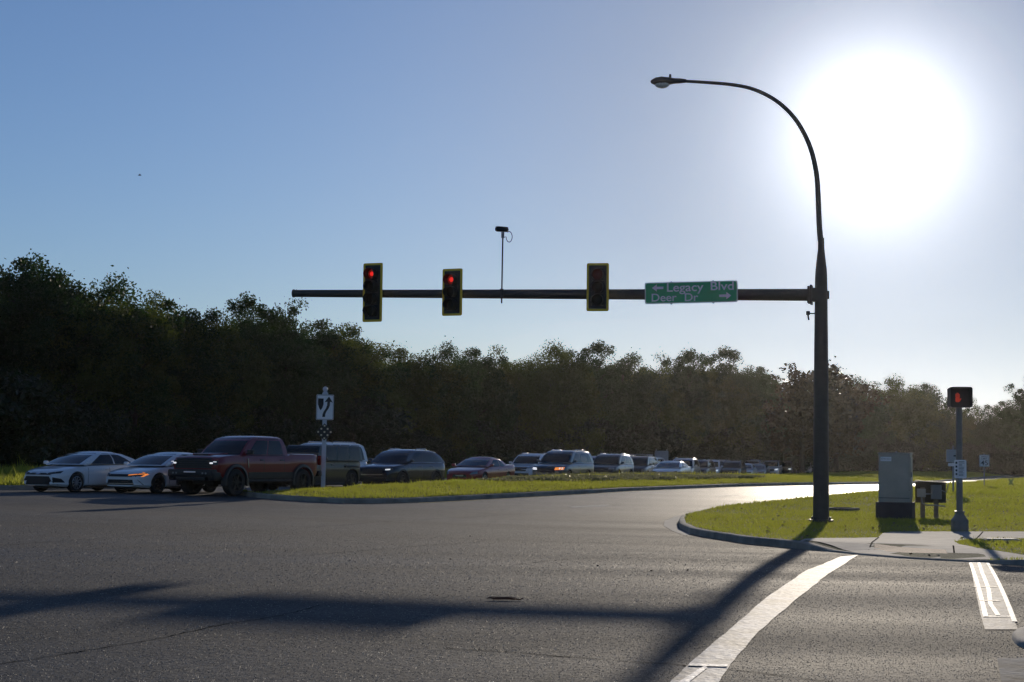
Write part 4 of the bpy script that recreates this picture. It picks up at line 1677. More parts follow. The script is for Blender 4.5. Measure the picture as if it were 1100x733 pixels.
def make_car(loc, heading, c, body_m, label, cat, name, group=None, rim=None, detail=True):
    """heading a: the car drives towards (-sin a, -cos a); local +x is forward"""
    root = empty(name, loc, R(-90 - heading))
    tag(root, label, cat, group)
    L, W, H = c['L'], c['W'], c['H']
    wb, fo = c['wb'], c['fo']
    xf = L / 2 - fo
    xr = xf - wb
    r = c['wr']
    bm = loft_body(c)
    cut = bmesh.new()
    for x in (xf, xr):
        for s in (-1, 1):
            bmesh.ops.create_cone(cut, cap_ends=True, segments=28, radius1=r * 1.14, radius2=r * 1.14, depth=.36,
                                  matrix=Matrix.Translation((x, s * (W / 2 - .12), r * 1.02)) @ Matrix.Rotation(R(90), 4, 'X'))
    if c.get('bed'):
        b0, b1 = c['bed']
        bx(cut, ((b0 + b1) / 2, 0, c['bedz'] + .5), (b1 - b0, W - .36, 1.0))
    solid = bm.copy()
    tree = BVHTree.FromBMesh(solid)
    bm = bool_cut(bm, cut)
    body = obj('body', bm, body_m, root, smooth=32)
    # dark sill / underbody
    bm = bmesh.new()
    bx(bm, (0, 0, c['bot'][1][1] + .03), (L * .8, W * .62, .16))
    bx(bm, ((xf + xr) / 2, 0, c['bot'][1][1] + .015), (wb - 2 * r * 1.12, W * .97, .09), bev=.02)
    obj('underbody', bm, M_trim, root)
    # cabin
    cb = c['cab']      # levels: (t, x_rear, x_front, half width, z)
    NB = 7

    def cabp(t, kind, u):
        """point on the cabin; kind f/r/s(+1/-1)"""
        i = 0
        while i < len(cb) - 2 and t > cb[i + 1][0]:
            i += 1
        a, b = cb[i], cb[i + 1]
        q = (t - a[0]) / (b[0] - a[0])
        x0, x1, w, z = [a[k] + (b[k] - a[k]) * q for k in (1, 2, 3, 4)]
        bul = .14 * c.get('bulge', 1)
        if kind == 'f':
            return Vector((x1 + bul * (1 - u * u) - bul * .4, u * w, z))
        if kind == 'r':
            return Vector((x0 - bul * .7 * (1 - u * u) + bul * .28, u * w, z))
        xx = x0 + bul * .28 + (x1 - bul * .4 - x0 - bul * .28) * u
        return Vector((xx, kind * (w + .03 * 4 * u * (1 - u)), z))

    bm = bmesh.new()
    rings = []
    ts = [lv[0] for lv in cb]
    ts = sorted(set(ts + [.25, .5, .75]))
    for t in ts:
        ring = [cabp(t, 'f', -1 + 2 * k / NB) for k in range(NB)]
        ring += [cabp(t, 1, 1 - k / 12) for k in range(12)]
        ring += [cabp(t, 'r', 1 - 2 * k / NB) for k in range(NB)]
        ring += [cabp(t, -1, k / 12) for k in range(12)]
        rings.append([bm.verts.new(p) for p in ring])
    n = len(rings[0])
    for i in range(len(rings) - 1):
        for k in range(n):
            bm.faces.new((rings[i][k], rings[i][(k + 1) % n], rings[i + 1][(k + 1) % n], rings[i + 1][k]))
    # domed roof
    last = rings[-1]
    cx = sum(v.co.x for v in last) / n
    prev = last
    for f, dz in ((.93, .018), (.7, .045), (.35, .062)):
        nr = [bm.verts.new((cx + (v.co.x - cx) * f, v.co.y * f, v.co.z + dz * c.get('dome', 1))) for v in last]
        for k in range(n):
            bm.faces.new((prev[k], prev[(k + 1) % n], nr[(k + 1) % n], nr[k]))
        prev = nr
    bm.faces.new(prev)
    obj('cabin', bm, c.get('roof_m') or body_m, root, smooth=40)

    def glass(name_, fn, parent=None, nu=8, nv=4, off=.007, m=None):
        bm = bmesh.new()
        G = []
        for j in range(nv + 1):
            row = []
            for i in range(nu + 1):
                p, nn = fn(i / nu, j / nv)
                row.append(bm.verts.new(p + nn * off))
            G.append(row)
        for j in range(nv):
            for i in range(nu):
                bm.faces.new((G[j][i], G[j][i + 1], G[j + 1][i + 1], G[j + 1][i]))
        ext = bmesh.ops.extrude_face_region(bm, geom=bm.faces[:])
        nn = fn(.5, .5)[1]
        for v in ext['geom']:
            if isinstance(v, bmesh.types.BMVert):
                v.co -= nn * (off + .012)
        return obj(name_, bm, m or M_glass, root, smooth=50)

    T0, T1 = .07, .91
    nf = (cabp(1, 'f', 0) - cabp(0, 'f', 0)).cross(Vector((0, -1, 0))).normalized()
    if nf.x < 0:
        nf = -nf
    nr_ = (cabp(1, 'r', 0) - cabp(0, 'r', 0)).cross(Vector((0, 1, 0))).normalized()
    if nr_.x > 0:
        nr_ = -nr_
    glass('windshield', lambda u, v: (cabp(T0 + (T1 - T0 + .02) * v, 'f', -.9 + 1.8 * u), nf))
    glass('rear_window', lambda u, v: (cabp(.12 + (T1 - .12) * v, 'r', -.86 + 1.72 * u), nr_))
    for s in (-1, 1):
        for (u0, u1, u2, u3) in c['win']:     # bottom rear, bottom front, top front, top rear fractions
            ny = Vector((0, s, .25)).normalized()

            def fn(u, v, u0=u0, u1=u1, u2=u2, u3=u3):
                ub = u0 + (u1 - u0) * u
                ut = u3 + (u2 - u3) * u
                return cabp(T0 + (T1 - T0) * v, s, ub + (ut - ub) * v), ny
            glass('side_window', fn)
    # wheels
    for x in (xf, xr):
        for s in (-1, 1):
            wheel(root, x, s * (W / 2 - c['ww'] / 2 - c.get('wi', .02)), r, c['ww'], rim or M_rim_s, c.get('spokes', 5), s)
    # mirrors
    if detail:
        for s in (-1, 1):
            bm = bmesh.new()
            xm = cb[0][2] - c.get('mir', .42)
            zm = cb[0][4] + c.get('mirz', .10)
            bx(bm, (xm, s * (W / 2 + .08), zm), (.12, .18 * c.get('mirs', 1), .125 * c.get('mirs', 1)), bev=.04)
            bx(bm, (xm, s * (W / 2 - .03), zm - .06), (.06, .16, .05), bev=.01)
            obj('mirror', bm, c.get('mir_m') or body_m, root, smooth=45)
        if c.get('is_suv'):
            zs_ = c['bot'][1][1]
            for s in (-1, 1):
                patch('sill_cladding', tree, [(xr + r * 1.2, zs_ + .03), (xf - r * 1.2, zs_ + .03), (xf - r * 1.2, zs_ + .17), (xr + r * 1.2, zs_ + .17)], ('+y' if s > 0 else '-y'), M_trim, root, off=.012, nu=6, nv=2, thick=.01)
                for x in (xf, xr):
                    bm = bmesh.new()
                    A, B = [], []
                    for k_ in range(17):
                        a_ = R(-8 + 196 * k_ / 16)
                        for rr_, LL_ in ((r * 1.13, A), (r * 1.13 + .055, B)):
                            LL_.append((bm.verts.new((x + rr_ * math.cos(a_), s * (W / 2 - .06), r * 1.02 + rr_ * math.sin(a_))), bm.verts.new((x + rr_ * math.cos(a_), s * (W / 2 + (.012 if LL_ is A else .006)), r * 1.02 + rr_ * math.sin(a_)))))
                    for k_ in range(16):
                        bm.faces.new((A[k_][1], A[k_ + 1][1], B[k_ + 1][1], B[k_][1]))
                        bm.faces.new((A[k_][0], A[k_ + 1][0], A[k_ + 1][1], A[k_][1]))
                        bm.faces.new((B[k_][0], B[k_ + 1][0], B[k_ + 1][1], B[k_][1]))
                    obj('arch_trim', bm, M_trim, root, smooth=50)
                bm = bmesh.new()
                x0_, x1_, wr_, zr_ = cb[3][1] + .25, cb[3][2] - .25, cb[3][3] - .03, cb[3][4]
                tube(bm, [(x0_, s * wr_, zr_ + .01), (x0_ + .12, s * wr_, zr_ + .07), (x1_ - .12, s * wr_, zr_ + .075), (x1_, s * wr_, zr_ + .01)], .018, 8)
                obj('roof_rail', bm, M_chrome, root, smooth=60)
        for s in (-1, 1):
            bm = bmesh.new()
            pts_ = [cabp(.035, s, .10 + .80 * k_ / 10) + Vector((0, s * .012, 0)) for k_ in range(11)]
            tube(bm, pts_, .010, 6)
            obj('window_trim', bm, M_chrome if c.get('is_suv') else M_trim, root, smooth=60)
        # door cut lines and handles
        for s in (-1, 1):
            for xd in c['doors']:
                patch('door_seam', tree, [(xd, c['bot'][1][1] + .12), (xd + .014, c['bot'][1][1] + .12), (xd + .014, c['belt'] - .03), (xd, c['belt'] - .03)], ('+y' if s > 0 else '-y'), M_trim, root, off=.002, nu=1, nv=8, thick=.004)
            for xd in c['handles']:
                bm = bmesh.new()
                bx(bm, (xd, s * (W / 2 - .0), c['belt'] - .16), (.2, .035, .035), bev=.012)
                obj('door_handle', bm, c.get('han_m') or body_m, root, smooth=45)
    for (nm, dr, q, mm, kw) in c['patches']:
        if nm in ('headlight', 'fog_light', 'tail_light', 'side_intake'):
            for s in (1, -1):
                if dr[1] == 'x':
                    qq = [(y * s, z) for y, z in q]
                    patch(nm, tree, qq, dr, mm, root, **kw)
                else:
                    patch(nm, tree, q, ('+y' if s > 0 else '-y'), mm, root, **kw)
        else:
            patch(nm, tree, q, dr, mm, root, **kw)
    return root


def place(fl_px, depth_y, c, heading):
    """centre of the car from the ground contact of its front left wheel"""
    a = R(heading)
    fwd = Vector((-math.sin(a), -math.cos(a), 0))
    left = Vector((math.cos(a), -math.sin(a), 0))     # driver's left when looking along fwd
    p = Vector((xat(fl_px, depth_y), depth_y, 0))
    xf = c['L'] / 2 - c['fo']
    ctr = p - fwd * xf - left * (c['W'] / 2 - .08)
    return Vector((ctr.x, ctr.y, g(ctr.x, ctr.y)))


def center(px, y):
    x = xat(px, y)
    return Vector((x, y, g(x, y)))


def sedan(**k):
    L = k.get('L', 4.86); hl = L / 2; H = k.get('H', 1.43); W = k.get('W', 1.84)
    belt = .95
    c = dict(L=L, W=W, H=H, wb=2.81, fo=.96, wr=.335, ww=.225, nose=.95, taper=.30, belt=belt,
             bot=[(-hl, .30), (-hl + .3, .19), (hl - .5, .18), (hl, .24)],
             top=[(-hl, .78), (-hl + .05, .98), (-hl + .15, 1.03), (-hl + .8, 1.02), (-hl + 1.5, .97), (hl - 1.55, .93), (hl - .9, .86), (hl - .35, .76), (hl - .08, .68), (hl, .56)],
             cab=[(0, -hl + .42, hl - 1.10, W * .455, belt), (.5, -hl + .95, hl - 1.62, W * .41, belt + (H - .07 - belt) * .55), (.85, -hl + 1.42, hl - 2.02, W * .36, belt + (H - .07 - belt) * .9), (1, -hl + 1.75, hl - 2.3, W * .325, H - .065)],
             win=[(.50, .86, .84, .51), (.16, .475, .485, .22)],
             doors=[hl - 1.5, hl - 2.55, hl - 3.5], handles=[hl - 2.42, hl - 3.35], mir=.28, mirz=.06, bulge=1.2)
    c.update(k)
    return c


def suv(**k):
    k.setdefault('is_suv', True)
    L = k.get('L', 4.6); hl = L / 2; H = k.get('H', 1.68); W = k.get('W', 1.86)
    belt = k.get('belt', 1.08)
    rb = k.get('rake', .35)
    c = dict(L=L, W=W, H=H, wb=2.70, fo=.93, wr=.36, ww=.235, nose=.8, taper=.24, belt=belt,
             bot=[(-hl, .36), (-hl + .3, .25), (hl - .5, .24), (hl, .30)],
             top=[(-hl, .88), (-hl + .04, 1.04), (-hl + .12, belt), (hl - 1.5, belt - .01), (hl - .9, belt - .06), (hl - .3, belt - .15), (hl - .06, belt - .24), (hl, .68)],
             cab=[(0, -hl + .05, hl - 1.08, W * .455, belt - .01), (.5, -hl + .14 + rb * .35, hl - 1.5, W * .425, belt + (H - .06 - belt) * .55), (.85, -hl + .22 + rb * .8, hl - 1.84, W * .39, belt + (H - .06 - belt) * .9), (1, -hl + .42 + rb, hl - 2.05, W * .36, H - .055)],
             win=[(.60, .90, .86, .61), (.30, .58, .59, .31), (.10, .275, .285, .16)],
             doors=[hl - 1.45, hl - 2.45, hl - 3.4], handles=[hl - 2.3, hl - 3.22], mir=.36, mirz=.10, bulge=1.0)
    c.update(k)
    return c


hlS = 4.86 / 2
# grille-and-lamp sets -------------------------------------------------------
camry = sedan(patches=[
    ('grille', '+x', [(-.62, .60), (.62, .60), (.30, .665), (-.30, .665)], M_trim, dict(off=.012)),
    ('lower_intake', '+x', [(-.74, .26), (.74, .26), (.52, .55), (-.52, .55)], M_trim, dict(off=.014)),
    ('headlight', '+x', [(.40, .60), (.78, .655), (.80, .735), (.44, .675)], M_lampd, dict(off=.010)),
    ('side_intake', '+x', [(.66, .34), (.84, .34), (.80, .47), (.66, .52)], M_trim, dict(off=.010)),
    ('emblem', '+x', [(-.09, .61), (.09, .61), (.09, .67), (-.09, .67)], M_chrome, dict(off=.02)),
    ('tail_light', '-x', [(.45, .78), (.80, .78), (.80, .90), (.45, .88)], M_tail, dict(off=.01)),
], spokes=10)
kia = sedan(H=1.44, L=4.9, patches=[
    ('grille', '+x', [(-.66, .57), (.66, .57), (.62, .66), (-.62, .66)], M_trim, dict(off=.012)),
    ('lower_intake', '+x', [(-.80, .29), (.80, .29), (.70, .47), (-.70, .47)], M_trim, dict(off=.012)),
    ('lip_bar', '+x', [(-.62, .325), (.62, .325), (.62, .345), (-.62, .345)], M_chrome, dict(off=.02)),
    ('headlight', '+x', [(.42, .58), (.80, .60), (.83, .71), (.48, .665)], M_lampd, dict(off=.010)),
    ('tail_light', '-x', [(.45, .78), (.80, .78), (.80, .90), (.45, .88)], M_tail, dict(off=.01)),
], spokes=5)
M_white_car = paint('white_car_paint', (0.80, 0.81, 0.82))
M_black_car = paint('black_car_paint', (0.008, 0.009, 0.011))
M_navy = paint('dark_blue_paint', (0.012, 0.018, 0.034), rough=.22)
M_redm = paint('dark_red_paint', (0.20, 0.003, 0.012), 0.2)
M_maroon = paint('maroon_paint', (0.30, 0.025, 0.03), 0.2)
M_slate = paint('slate_blue_paint', (0.055, 0.08, 0.10), 0.3)
M_silver = paint('silver_paint', (0.38, 0.39, 0.40), 0.5)
M_dgrey = paint('dark_grey_paint', (0.022, 0.023, 0.026), 0.3)
M_dgreen = paint('black_green_paint', (0.006, 0.009, 0.008), rough=.4)

G1 = 'cars waiting beyond the median'
c1 = make_car(place(82, 60.3, camry, 30), 30, camry, M_white_car, 'white four door sedan with black lower grille, leftmost of the waiting cars', 'car', 'parked_sedan', G1, M_rim_s)
c2 = make_car(place(170, 60.5, kia, 30), 30, kia, M_white_car, 'white sedan with glowing orange front lamp, between the leftmost sedan and the red pickup', 'car', 'parked_sedan', G1, M_rim_d)
# the orange lamp stroke on the near side lamp of the second sedan
tr2 = BVHTree.FromBMesh(loft_body(kia))
for nm, q in (('lamp_stroke', [(.36, .615), (.80, .660), (.80, .685), (.36, .642)]), ('lamp_stroke', [(.76, .575), (.80, .575), (.86, .655), (.81, .655)]), ('lamp_stroke', [(.81, .655), (.86, .655), (.76, .73), (.73, .73)])):
    patch(nm, tr2, q, '+x', M_amber, c2, off=.022, thick=.01, nu=5, nv=1)

# red pickup ------------------------------------------------------------
def make_truck():
    L, W, H = 5.72, 2.06, 2.06
    hl = L / 2
    belt = 1.38
    c = dict(L=L, W=W, H=H, wb=3.67, fo=.98, wr=.455, ww=.31, nose=.45, taper=.14, belt=belt, wi=-.05, shoulder=.95,
             bot=[(-hl, .68), (-hl + .3, .58), (hl - .9, .56), (hl - .3, .56), (hl, .62)],
             top=[(-hl, 1.25), (-hl + .02, 1.44), (-hl + 1.72, 1.44), (-hl + 1.8, 1.38), (hl - 1.6, 1.38), (hl - 1.2, 1.40), (hl - .5, 1.36), (hl - .1, 1.30), (hl, 1.18)],
             cab=[(0, -hl + 1.80, hl - 1.28, W * .46, belt - .02), (.5, -hl + 1.86, hl - 1.66, W * .425, 1.70), (.85, -hl + 1.95, hl - 1.98, W * .39, 1.93), (1, -hl + 2.08, hl - 2.2, W * .36, H - .055)],
             win=[(.49, .88, .83, .50), (.11, .46, .475, .13)],
             doors=[hl - 1.42, hl - 2.5, hl - 3.62], handles=[hl - 2.36, hl - 3.45], mir=.34, mirz=.13, mirs=1.35, mir_m=M_trim, han_m=M_trim, bulge=.8,
             bed=(-hl + .12, -hl + 1.68), bedz=.85, spokes=6,
             patches=[
                 ('grille', '+x', [(-.80, .92), (.80, .92), (.74, 1.27), (-.74, 1.27)], M_trim, dict(off=.03, nu=10, nv=6)),
                 ('headlight', '+x', [(.70, 1.05), (.955, 1.05), (.955, 1.19), (.68, 1.19)], M_lampd, dict(off=.045)),
             ])
    o = make_car(place(251.8, 59.6, c, 31), 31, c, M_redm, 'lifted dark red crew cab pickup truck with black wheels turning at the median tip', 'pickup truck', 'pickup_truck', None, mat('rim_black', (.022, .022, .024), .35, .4))
    xf = hl - .98; xr = xf - 3.67
    # black bumper, skid plate and light bar
    bm = bmesh.new()
    bx(bm, (hl + .06, 0, .76), (.30, 1.96, .26), bev=.05)
    bx(bm, (hl + .0, 0, .58), (.34, 1.3, .16), bev=.04)
    bx(bm, (hl - .1, .86, .66), (.5, .26, .3), bev=.06)
    bx(bm, (hl - .1, -.86, .66), (.5, .26, .3), bev=.06)
    bp = obj('front_bumper', bm, M_trim, o, smooth=40)
    bm = bmesh.new(); bx(bm, (hl + .225, 0.02, .80), (.03, .50, .045), bev=.008)
    obj('light_bar', bm, mat('light_bar_glass', (.55, .58, .6), .2, emit=(.8, .85, 1), es=.10), bp)
    bm = bmesh.new()
    for k_ in range(5):
        bx(bm, (hl + .035, 0, .96 + .075 * k_), (.03, 1.46, .02), bev=.004)
    obj('grille_bars', bm, mat('grille_dark', (.03, .03, .032), .4), o)
    for s in (-1, 1):
        bm = bmesh.new(); bx(bm, (hl + .02, s * .80, 1.10), (.06, .13, .05), bev=.01)
        bx(bm, (hl + .00, s * .90, 1.145), (.05, .16, .018), bev=.004)
        obj('headlight_bulb', bm, M_lampon, o)
        bm = bmesh.new()
        for dy in (.52, .66):
            bmesh.ops.create_cone(bm, cap_ends=True, segments=14, radius1=.035, radius2=.035, depth=.03, matrix=Matrix.Translation((hl + .21, s * (dy + .06), .76)) @ Matrix.Rotation(R(90), 4, 'Y'))
        obj('fog_light', bm, M_lamp, o)
        # wheel arch flares
        for x in (xf, xr):
            bm = bmesh.new()
            A, B, C_, D_ = [], [], [], []
            for k_ in range(19):
                a = R(-12 + 204 * k_ / 18)
                for (rr, yy, LL_) in ((.53, W / 2 - .12, A), (.53, W / 2 + .075, B), (.61, W / 2 + .06, C_), (.65, W / 2 - .10, D_)):
                    LL_.append(bm.verts.new((x + rr * math.cos(a), s * yy, .46 + rr * math.sin(a) * (1.0))))
            for U, V_ in ((A, B), (B, C_), (C_, D_)):
                for k_ in range(18):
                    bm.faces.new((U[k_], U[k_ + 1], V_[k_ + 1], V_[k_]))
            obj('arch_flare', bm, mat('flare_trim', (.03, .028, .028), .35), o, smooth=50)
        bm = bmesh.new(); tube(bm, [(xf - .55, s * 1.0, .50), (xr + .55, s * 1.0, .50)], .055, 10)
        for k_ in (-.8, 0, .8):
            bx(bm, ((xf + xr) / 2 + k_, s * .9, .54), (.05, .25, .05))
        obj('running_board', bm, M_trim, o, smooth=40)
        bm = bmesh.new(); bx(bm, ((xf + xr) / 2 - .1, s * (W / 2 + .002), .70), (2.55, .022, .2), bev=.01)
        obj('rocker_cladding', bm, M_trim, o)
        bm = bmesh.new(); bx(bm, (xf - .62, s * (W / 2 + .012), 1.12), (.03, .03, .34), Matrix.Rotation(R(8), 3, 'Y'), bev=.01)
        obj('fender_vent', bm, M_chrome, o)
        bm = bmesh.new(); bx(bm, (-hl + .0, s * (W / 2 - .08), 1.22), (.05, .14, .34), bev=.02)
        obj('tail_light', bm, M_tail, o)
    bm = bmesh.new()
    bx(bm, (-.1, 0, .50), (4.9, .9, .22), bev=.03)
    for x in (xf, xr):
        tube(bm, [(x, -.85, .44), (x, .85, .44)], .07, 10)
        bx(bm, (x, .0, .42), (.34, .34, .30), bev=.08)
    bx(bm, ((xf + xr) / 2, 0, .60), (2.6, 1.9, .16), bev=.03)
    obj('chassis', bm, M_trim, o)
    # hood scoop and bed rail caps
    bm = bmesh.new()
    vs = bx(bm, (hl - .85, 0, 1.40), (.95, .80, .09), Matrix.Rotation(R(2), 3, 'Y'), bev=.03)
    obj('hood_scoop', bm, M_redm, o, smooth=40)
    bm = bmesh.new(); bx(bm, (hl - .37, 0, 1.395), (.02, .62, .04), bev=.005)
    obj('scoop_mouth', bm, M_trim, o)
    bm = bmesh.new()
    for s in (-1, 1):
        bx(bm, (-hl + .9, s * (W / 2 - .10), 1.475), (1.68, .10, .035), bev=.01)
    bx(bm, (-hl + .06, 0, 1.47), (.08, W - .2, .035), bev=.01)
    obj('bed_rail', bm, M_trim, o)
    bm = bmesh.new(); bx(bm, (-hl - .08, 0, .74), (.2, 1.9, .2), bev=.04)
    obj('rear_bumper', bm, M_trim, o, smooth=40)
    bm = bmesh.new(); bx(bm, (-hl + 1.84, 0, 2.01), (.06, .45, .04), bev=.01)
    obj('brake_light', bm, M_tail, o)
    return o


truck = make_truck()

# SUVs -------------------------------------------------------------------
def suv_front(lit=None, chrome=False, gr=(.62, .98), low=True):
    hl_m = {'w': M_lampon, 'a': M_amber, None: M_lampd, 'g': M_lamp}[lit]
    P = [('grille', '+x', [(-.46, .62), (.46, .62), (.52, .86), (-.52, .86)], M_trim, dict(off=.012)),
         ('lower_intake', '+x', [(-.70, .34), (.70, .34), (.62, .50), (-.62, .50)], M_trim, dict(off=.012)),
         ('headlight', '+x', [(.50, .76), (.80, .78), (.82, .88), (.54, .86)], hl_m, dict(off=.012)),
         ('licence_plate', '-x', [(-.17, .72), (.17, .72), (.17, .86), (-.17, .86)], M_plate, dict(off=.012)),
         ('tail_light', '-x', [(.52, .90), (.82, .90), (.82, 1.02), (.52, 1.02)], M_tail, dict(off=.012))]
    if chrome:
        P.append(('grille_frame', '+x', [(-.54, .595), (.54, .595), (.54, .615), (-.54, .615)], M_chrome, dict(off=.018)))
    return P


cx5 = suv(L=4.55, H=1.66, W=1.86, rake=.65, belt=1.10, patches=suv_front(None, True))
cx = make_car(place(432, 72.2, cx5, 28), 28, cx5, M_navy, 'black compact SUV with one bright front lamp, second vehicle right of the white sign post', 'suv', 'parked_suv', G1, M_rim_d)
tr3 = BVHTree.FromBMesh(loft_body(cx5))
patch('lamp_glow', tr3, [(.60, .79), (.76, .80), (.77, .845), (.60, .835)], '+x', M_lampon, cx, off=.024, thick=.01, nu=3, nv=1)

# boxy off-roader seen from its side behind the pickup
jp = suv(is_suv=False, L=4.4, H=1.80, W=1.86, wb=2.9, fo=.75, wr=.40, belt=1.16, rake=.02, bulge=.1, nose=.25, taper=.08, shoulder=.97,
         win=[(.60, .93, .90, .61), (.33, .58, .58, .33), (.05, .31, .31, .05)],
         cab=[(0, -2.22, .85, .86, 1.15), (.5, -2.20, .70, .83, 1.45), (.85, -2.18, .60, .80, 1.68), (1, -2.1, .52, .77, 1.745)], dome=.4,
         patches=suv_front('g'))
jeep = make_car(center(335, 68.8), 30, jp, M_dgreen, 'boxy black four door off roader right behind the pickup bed and the white sign post', 'suv', 'parked_off_roader', G1, M_rim_d)
bm = bmesh.new()
for s in (-1, 1):
    for x in (1.5, -1.4):
        bx(bm, (x, s * .93, .93), (1.0, .10, .07), bev=.02)
obj('fender', bm, M_trim, jeep)
bm = bmesh.new(); lathe(bm, [(.02, -.1), (.36, -.1), (.39, -.05), (.39, .08), (.3, .11), (.02, .11)], 24, Matrix.Translation((-2.38, 0, 1.05)) @ Matrix.Rotation(R(90), 4, 'Z'))
obj('spare_wheel', bm, M_tyre, jeep, smooth=40)

van = suv(L=4.9, H=1.93, W=1.92, wb=3.0, belt=1.12, rake=.05, bulge=.5, patches=suv_front('g'),
          win=[(.68, .92, .88, .69), (.40, .66, .66, .40), (.07, .36, .36, .09)])
make_car(center(345, 77), 29, van, M_white_car, 'tall white wagon mostly hidden behind the boxy black off roader', 'van', 'parked_van', G1)

conv = sedan(L=4.5, W=1.80, H=1.36, wb=2.62, fo=.92, wr=.33,
             cab=[(0, -1.45, 1.12, .80, .93), (.5, -1.1, .62, .74, 1.13), (.85, -.75, .25, .66, 1.27), (1, -.45, .0, .58, 1.315)],
             win=[(.42, .86, .84, .45), (.14, .38, .42, .26)],
             patches=[('grille', '+x', [(-.36, .42), (.36, .42), (.32, .56), (-.32, .56)], M_trim, dict(off=.012)),
                      ('grille_bar', '+x', [(-.20, .49), (.20, .49), (.20, .53), (-.20, .53)], M_chrome, dict(off=.02)),
                      ('headlight', '+x', [(.52, .56), (.78, .60), (.76, .72), (.58, .66)], M_lamp, dict(off=.012)),
                      ('tail_light', '-x', [(.45, .78), (.78, .78), (.78, .90), (.45, .88)], M_tail, dict(off=.01))])
make_car(center(516, 82), 24, conv, M_maroon, 'low dark red coupe with pale headlamps, next to the dark compact SUV', 'car', 'parked_coupe', G1)

mini = suv(L=4.7, H=1.62, rake=.5, belt=1.0, patches=suv_front('g'))
make_car(center(572, 101), 21, mini, M_white_car, 'white rounded SUV between the dark red coupe and the slate blue SUV', 'suv', 'parked_suv', G1, detail=True)
big = suv(L=4.75, H=1.76, rake=.18, belt=1.12, bulge=.7, patches=suv_front('w'))
bg = make_car(center(605, 90.5), 23, big, M_slate, 'slate blue grey SUV with orange turn signal flashing, above the shrubby part of the median', 'suv', 'parked_suv', G1)
trb = BVHTree.FromBMesh(loft_body(big))
patch('turn_signal', trb, [(.46, .755), (.84, .775), (.86, .90), (.48, .88)], '+x', M_amber, bg, off=.026, thick=.01, nu=4, nv=2)
s10 = suv(L=4.7, H=1.70, rake=.4, patches=suv_front('g'))
make_car(center(656, 106), 19, s10, M_dgrey, 'dark grey SUV immediately right of the slate blue SUV with the turn signal', 'suv', 'parked_suv', G1)
s11 = suv(L=4.9, H=1.74, rake=.2, belt=1.1, patches=suv_front(None))
v11 = make_car(center(687, 121), 17, s11, M_black_car, 'black SUV with roof rack, left of the low white sedan', 'suv', 'parked_suv', G1)
bm = bmesh.new()
for s in (-1, 1):
    bx(bm, (-.5, s * .6, 1.83), (2.1, .04, .04)); bx(bm, (.3, s * .6, 1.79), (.05, .05, .09)); bx(bm, (-1.3, s * .6, 1.79), (.05, .05, .09))
for x in (-1.2, .2):
    bx(bm, (x, 0, 1.85), (.08, 1.3, .04))
obj('roof_rack', bm, M_galv, v11)
v11b = make_car(center(697, 134), 17, suv(L=5.0, H=1.80, rake=.1, patches=suv_front(None)), M_white_car, 'tall white SUV mostly hidden behind the black SUV with the roof rack', 'suv', 'parked_suv', G1)
s12 = sedan(L=4.7, H=1.38, patches=camry['patches'][:4])
make_car(center(721, 113), 17, s12, M_white_car, 'low white sedan right of the black SUV with the roof rack', 'car', 'parked_sedan', G1)
s13 = suv(L=4.8, H=1.68, rake=.3, patches=suv_front(None))
make_car(center(752, 138), 16, s13, M_dgrey, 'charcoal SUV next to the low white sedan', 'suv', 'parked_suv', G1)
make_car(center(774, 158), 15, suv(L=4.8, H=1.72, rake=.3, patches=suv_front('g')), M_silver, 'silver SUV peeking out between two dark SUVs past the low white sedan', 'suv', 'parked_suv', G1)
make_car(center(787, 148), 15, suv(L=4.7, H=1.66, rake=.35, patches=suv_front(None)), M_black_car, 'black SUV at the right end of the mulched part of the median', 'suv', 'parked_suv', G1)
make_car(center(809, 173), 14, suv(L=4.9, H=1.78, rake=.2, patches=suv_front('g')), M_white_car, 'white roofed SUV showing above the small silver sedan', 'suv', 'parked_suv', G1)
make_car(center(814, 161), 14, sedan(L=4.6, H=1.42, patches=kia['patches'][:4]), M_silver, 'small silver sedan partly shaded left of the gap before the lamp lit car', 'car', 'parked_sedan', G1)
make_car(center(843, 186), 13, suv(L=4.6, H=1.66, rake=.2, patches=suv_front('w')), M_dgrey, 'dark SUV with a lit headlamp, left neighbour of the silver SUV by the tall pole', 'suv', 'parked_suv', G1)
make_car(center(863.5, 191), 12, suv(L=4.6, H=1.66, rake=.3, patches=suv_front('g')), M_silver, 'silver SUV just left of the foot of the tall street light pole', 'suv', 'parked_suv', G1)
make_car(center(893, 207), 11, sedan(L=4.6, H=1.45, patches=kia['patches'][:4]), M_dgrey, 'dark sedan half hidden behind the tall street light pole', 'car', 'parked_sedan', G1)
make_car(center(948, 228), 9, sedan(L=4.6, H=1.45, patches=[p if p[0] != 'headlight' else (p[0], p[1], p[2], M_lampon, p[4]) for p in kia['patches'][:4]]), M_silver, 'far silver car with glaring headlamps left of the grey cabinet', 'car', 'distant_car', G1)
make_car(center(990, 236), 8, suv(L=4.6, H=1.6, rake=.3, patches=suv_front('w')), M_dgrey, 'far dark car with glaring headlamps right of the grey cabinet', 'car', 'distant_car', G1)

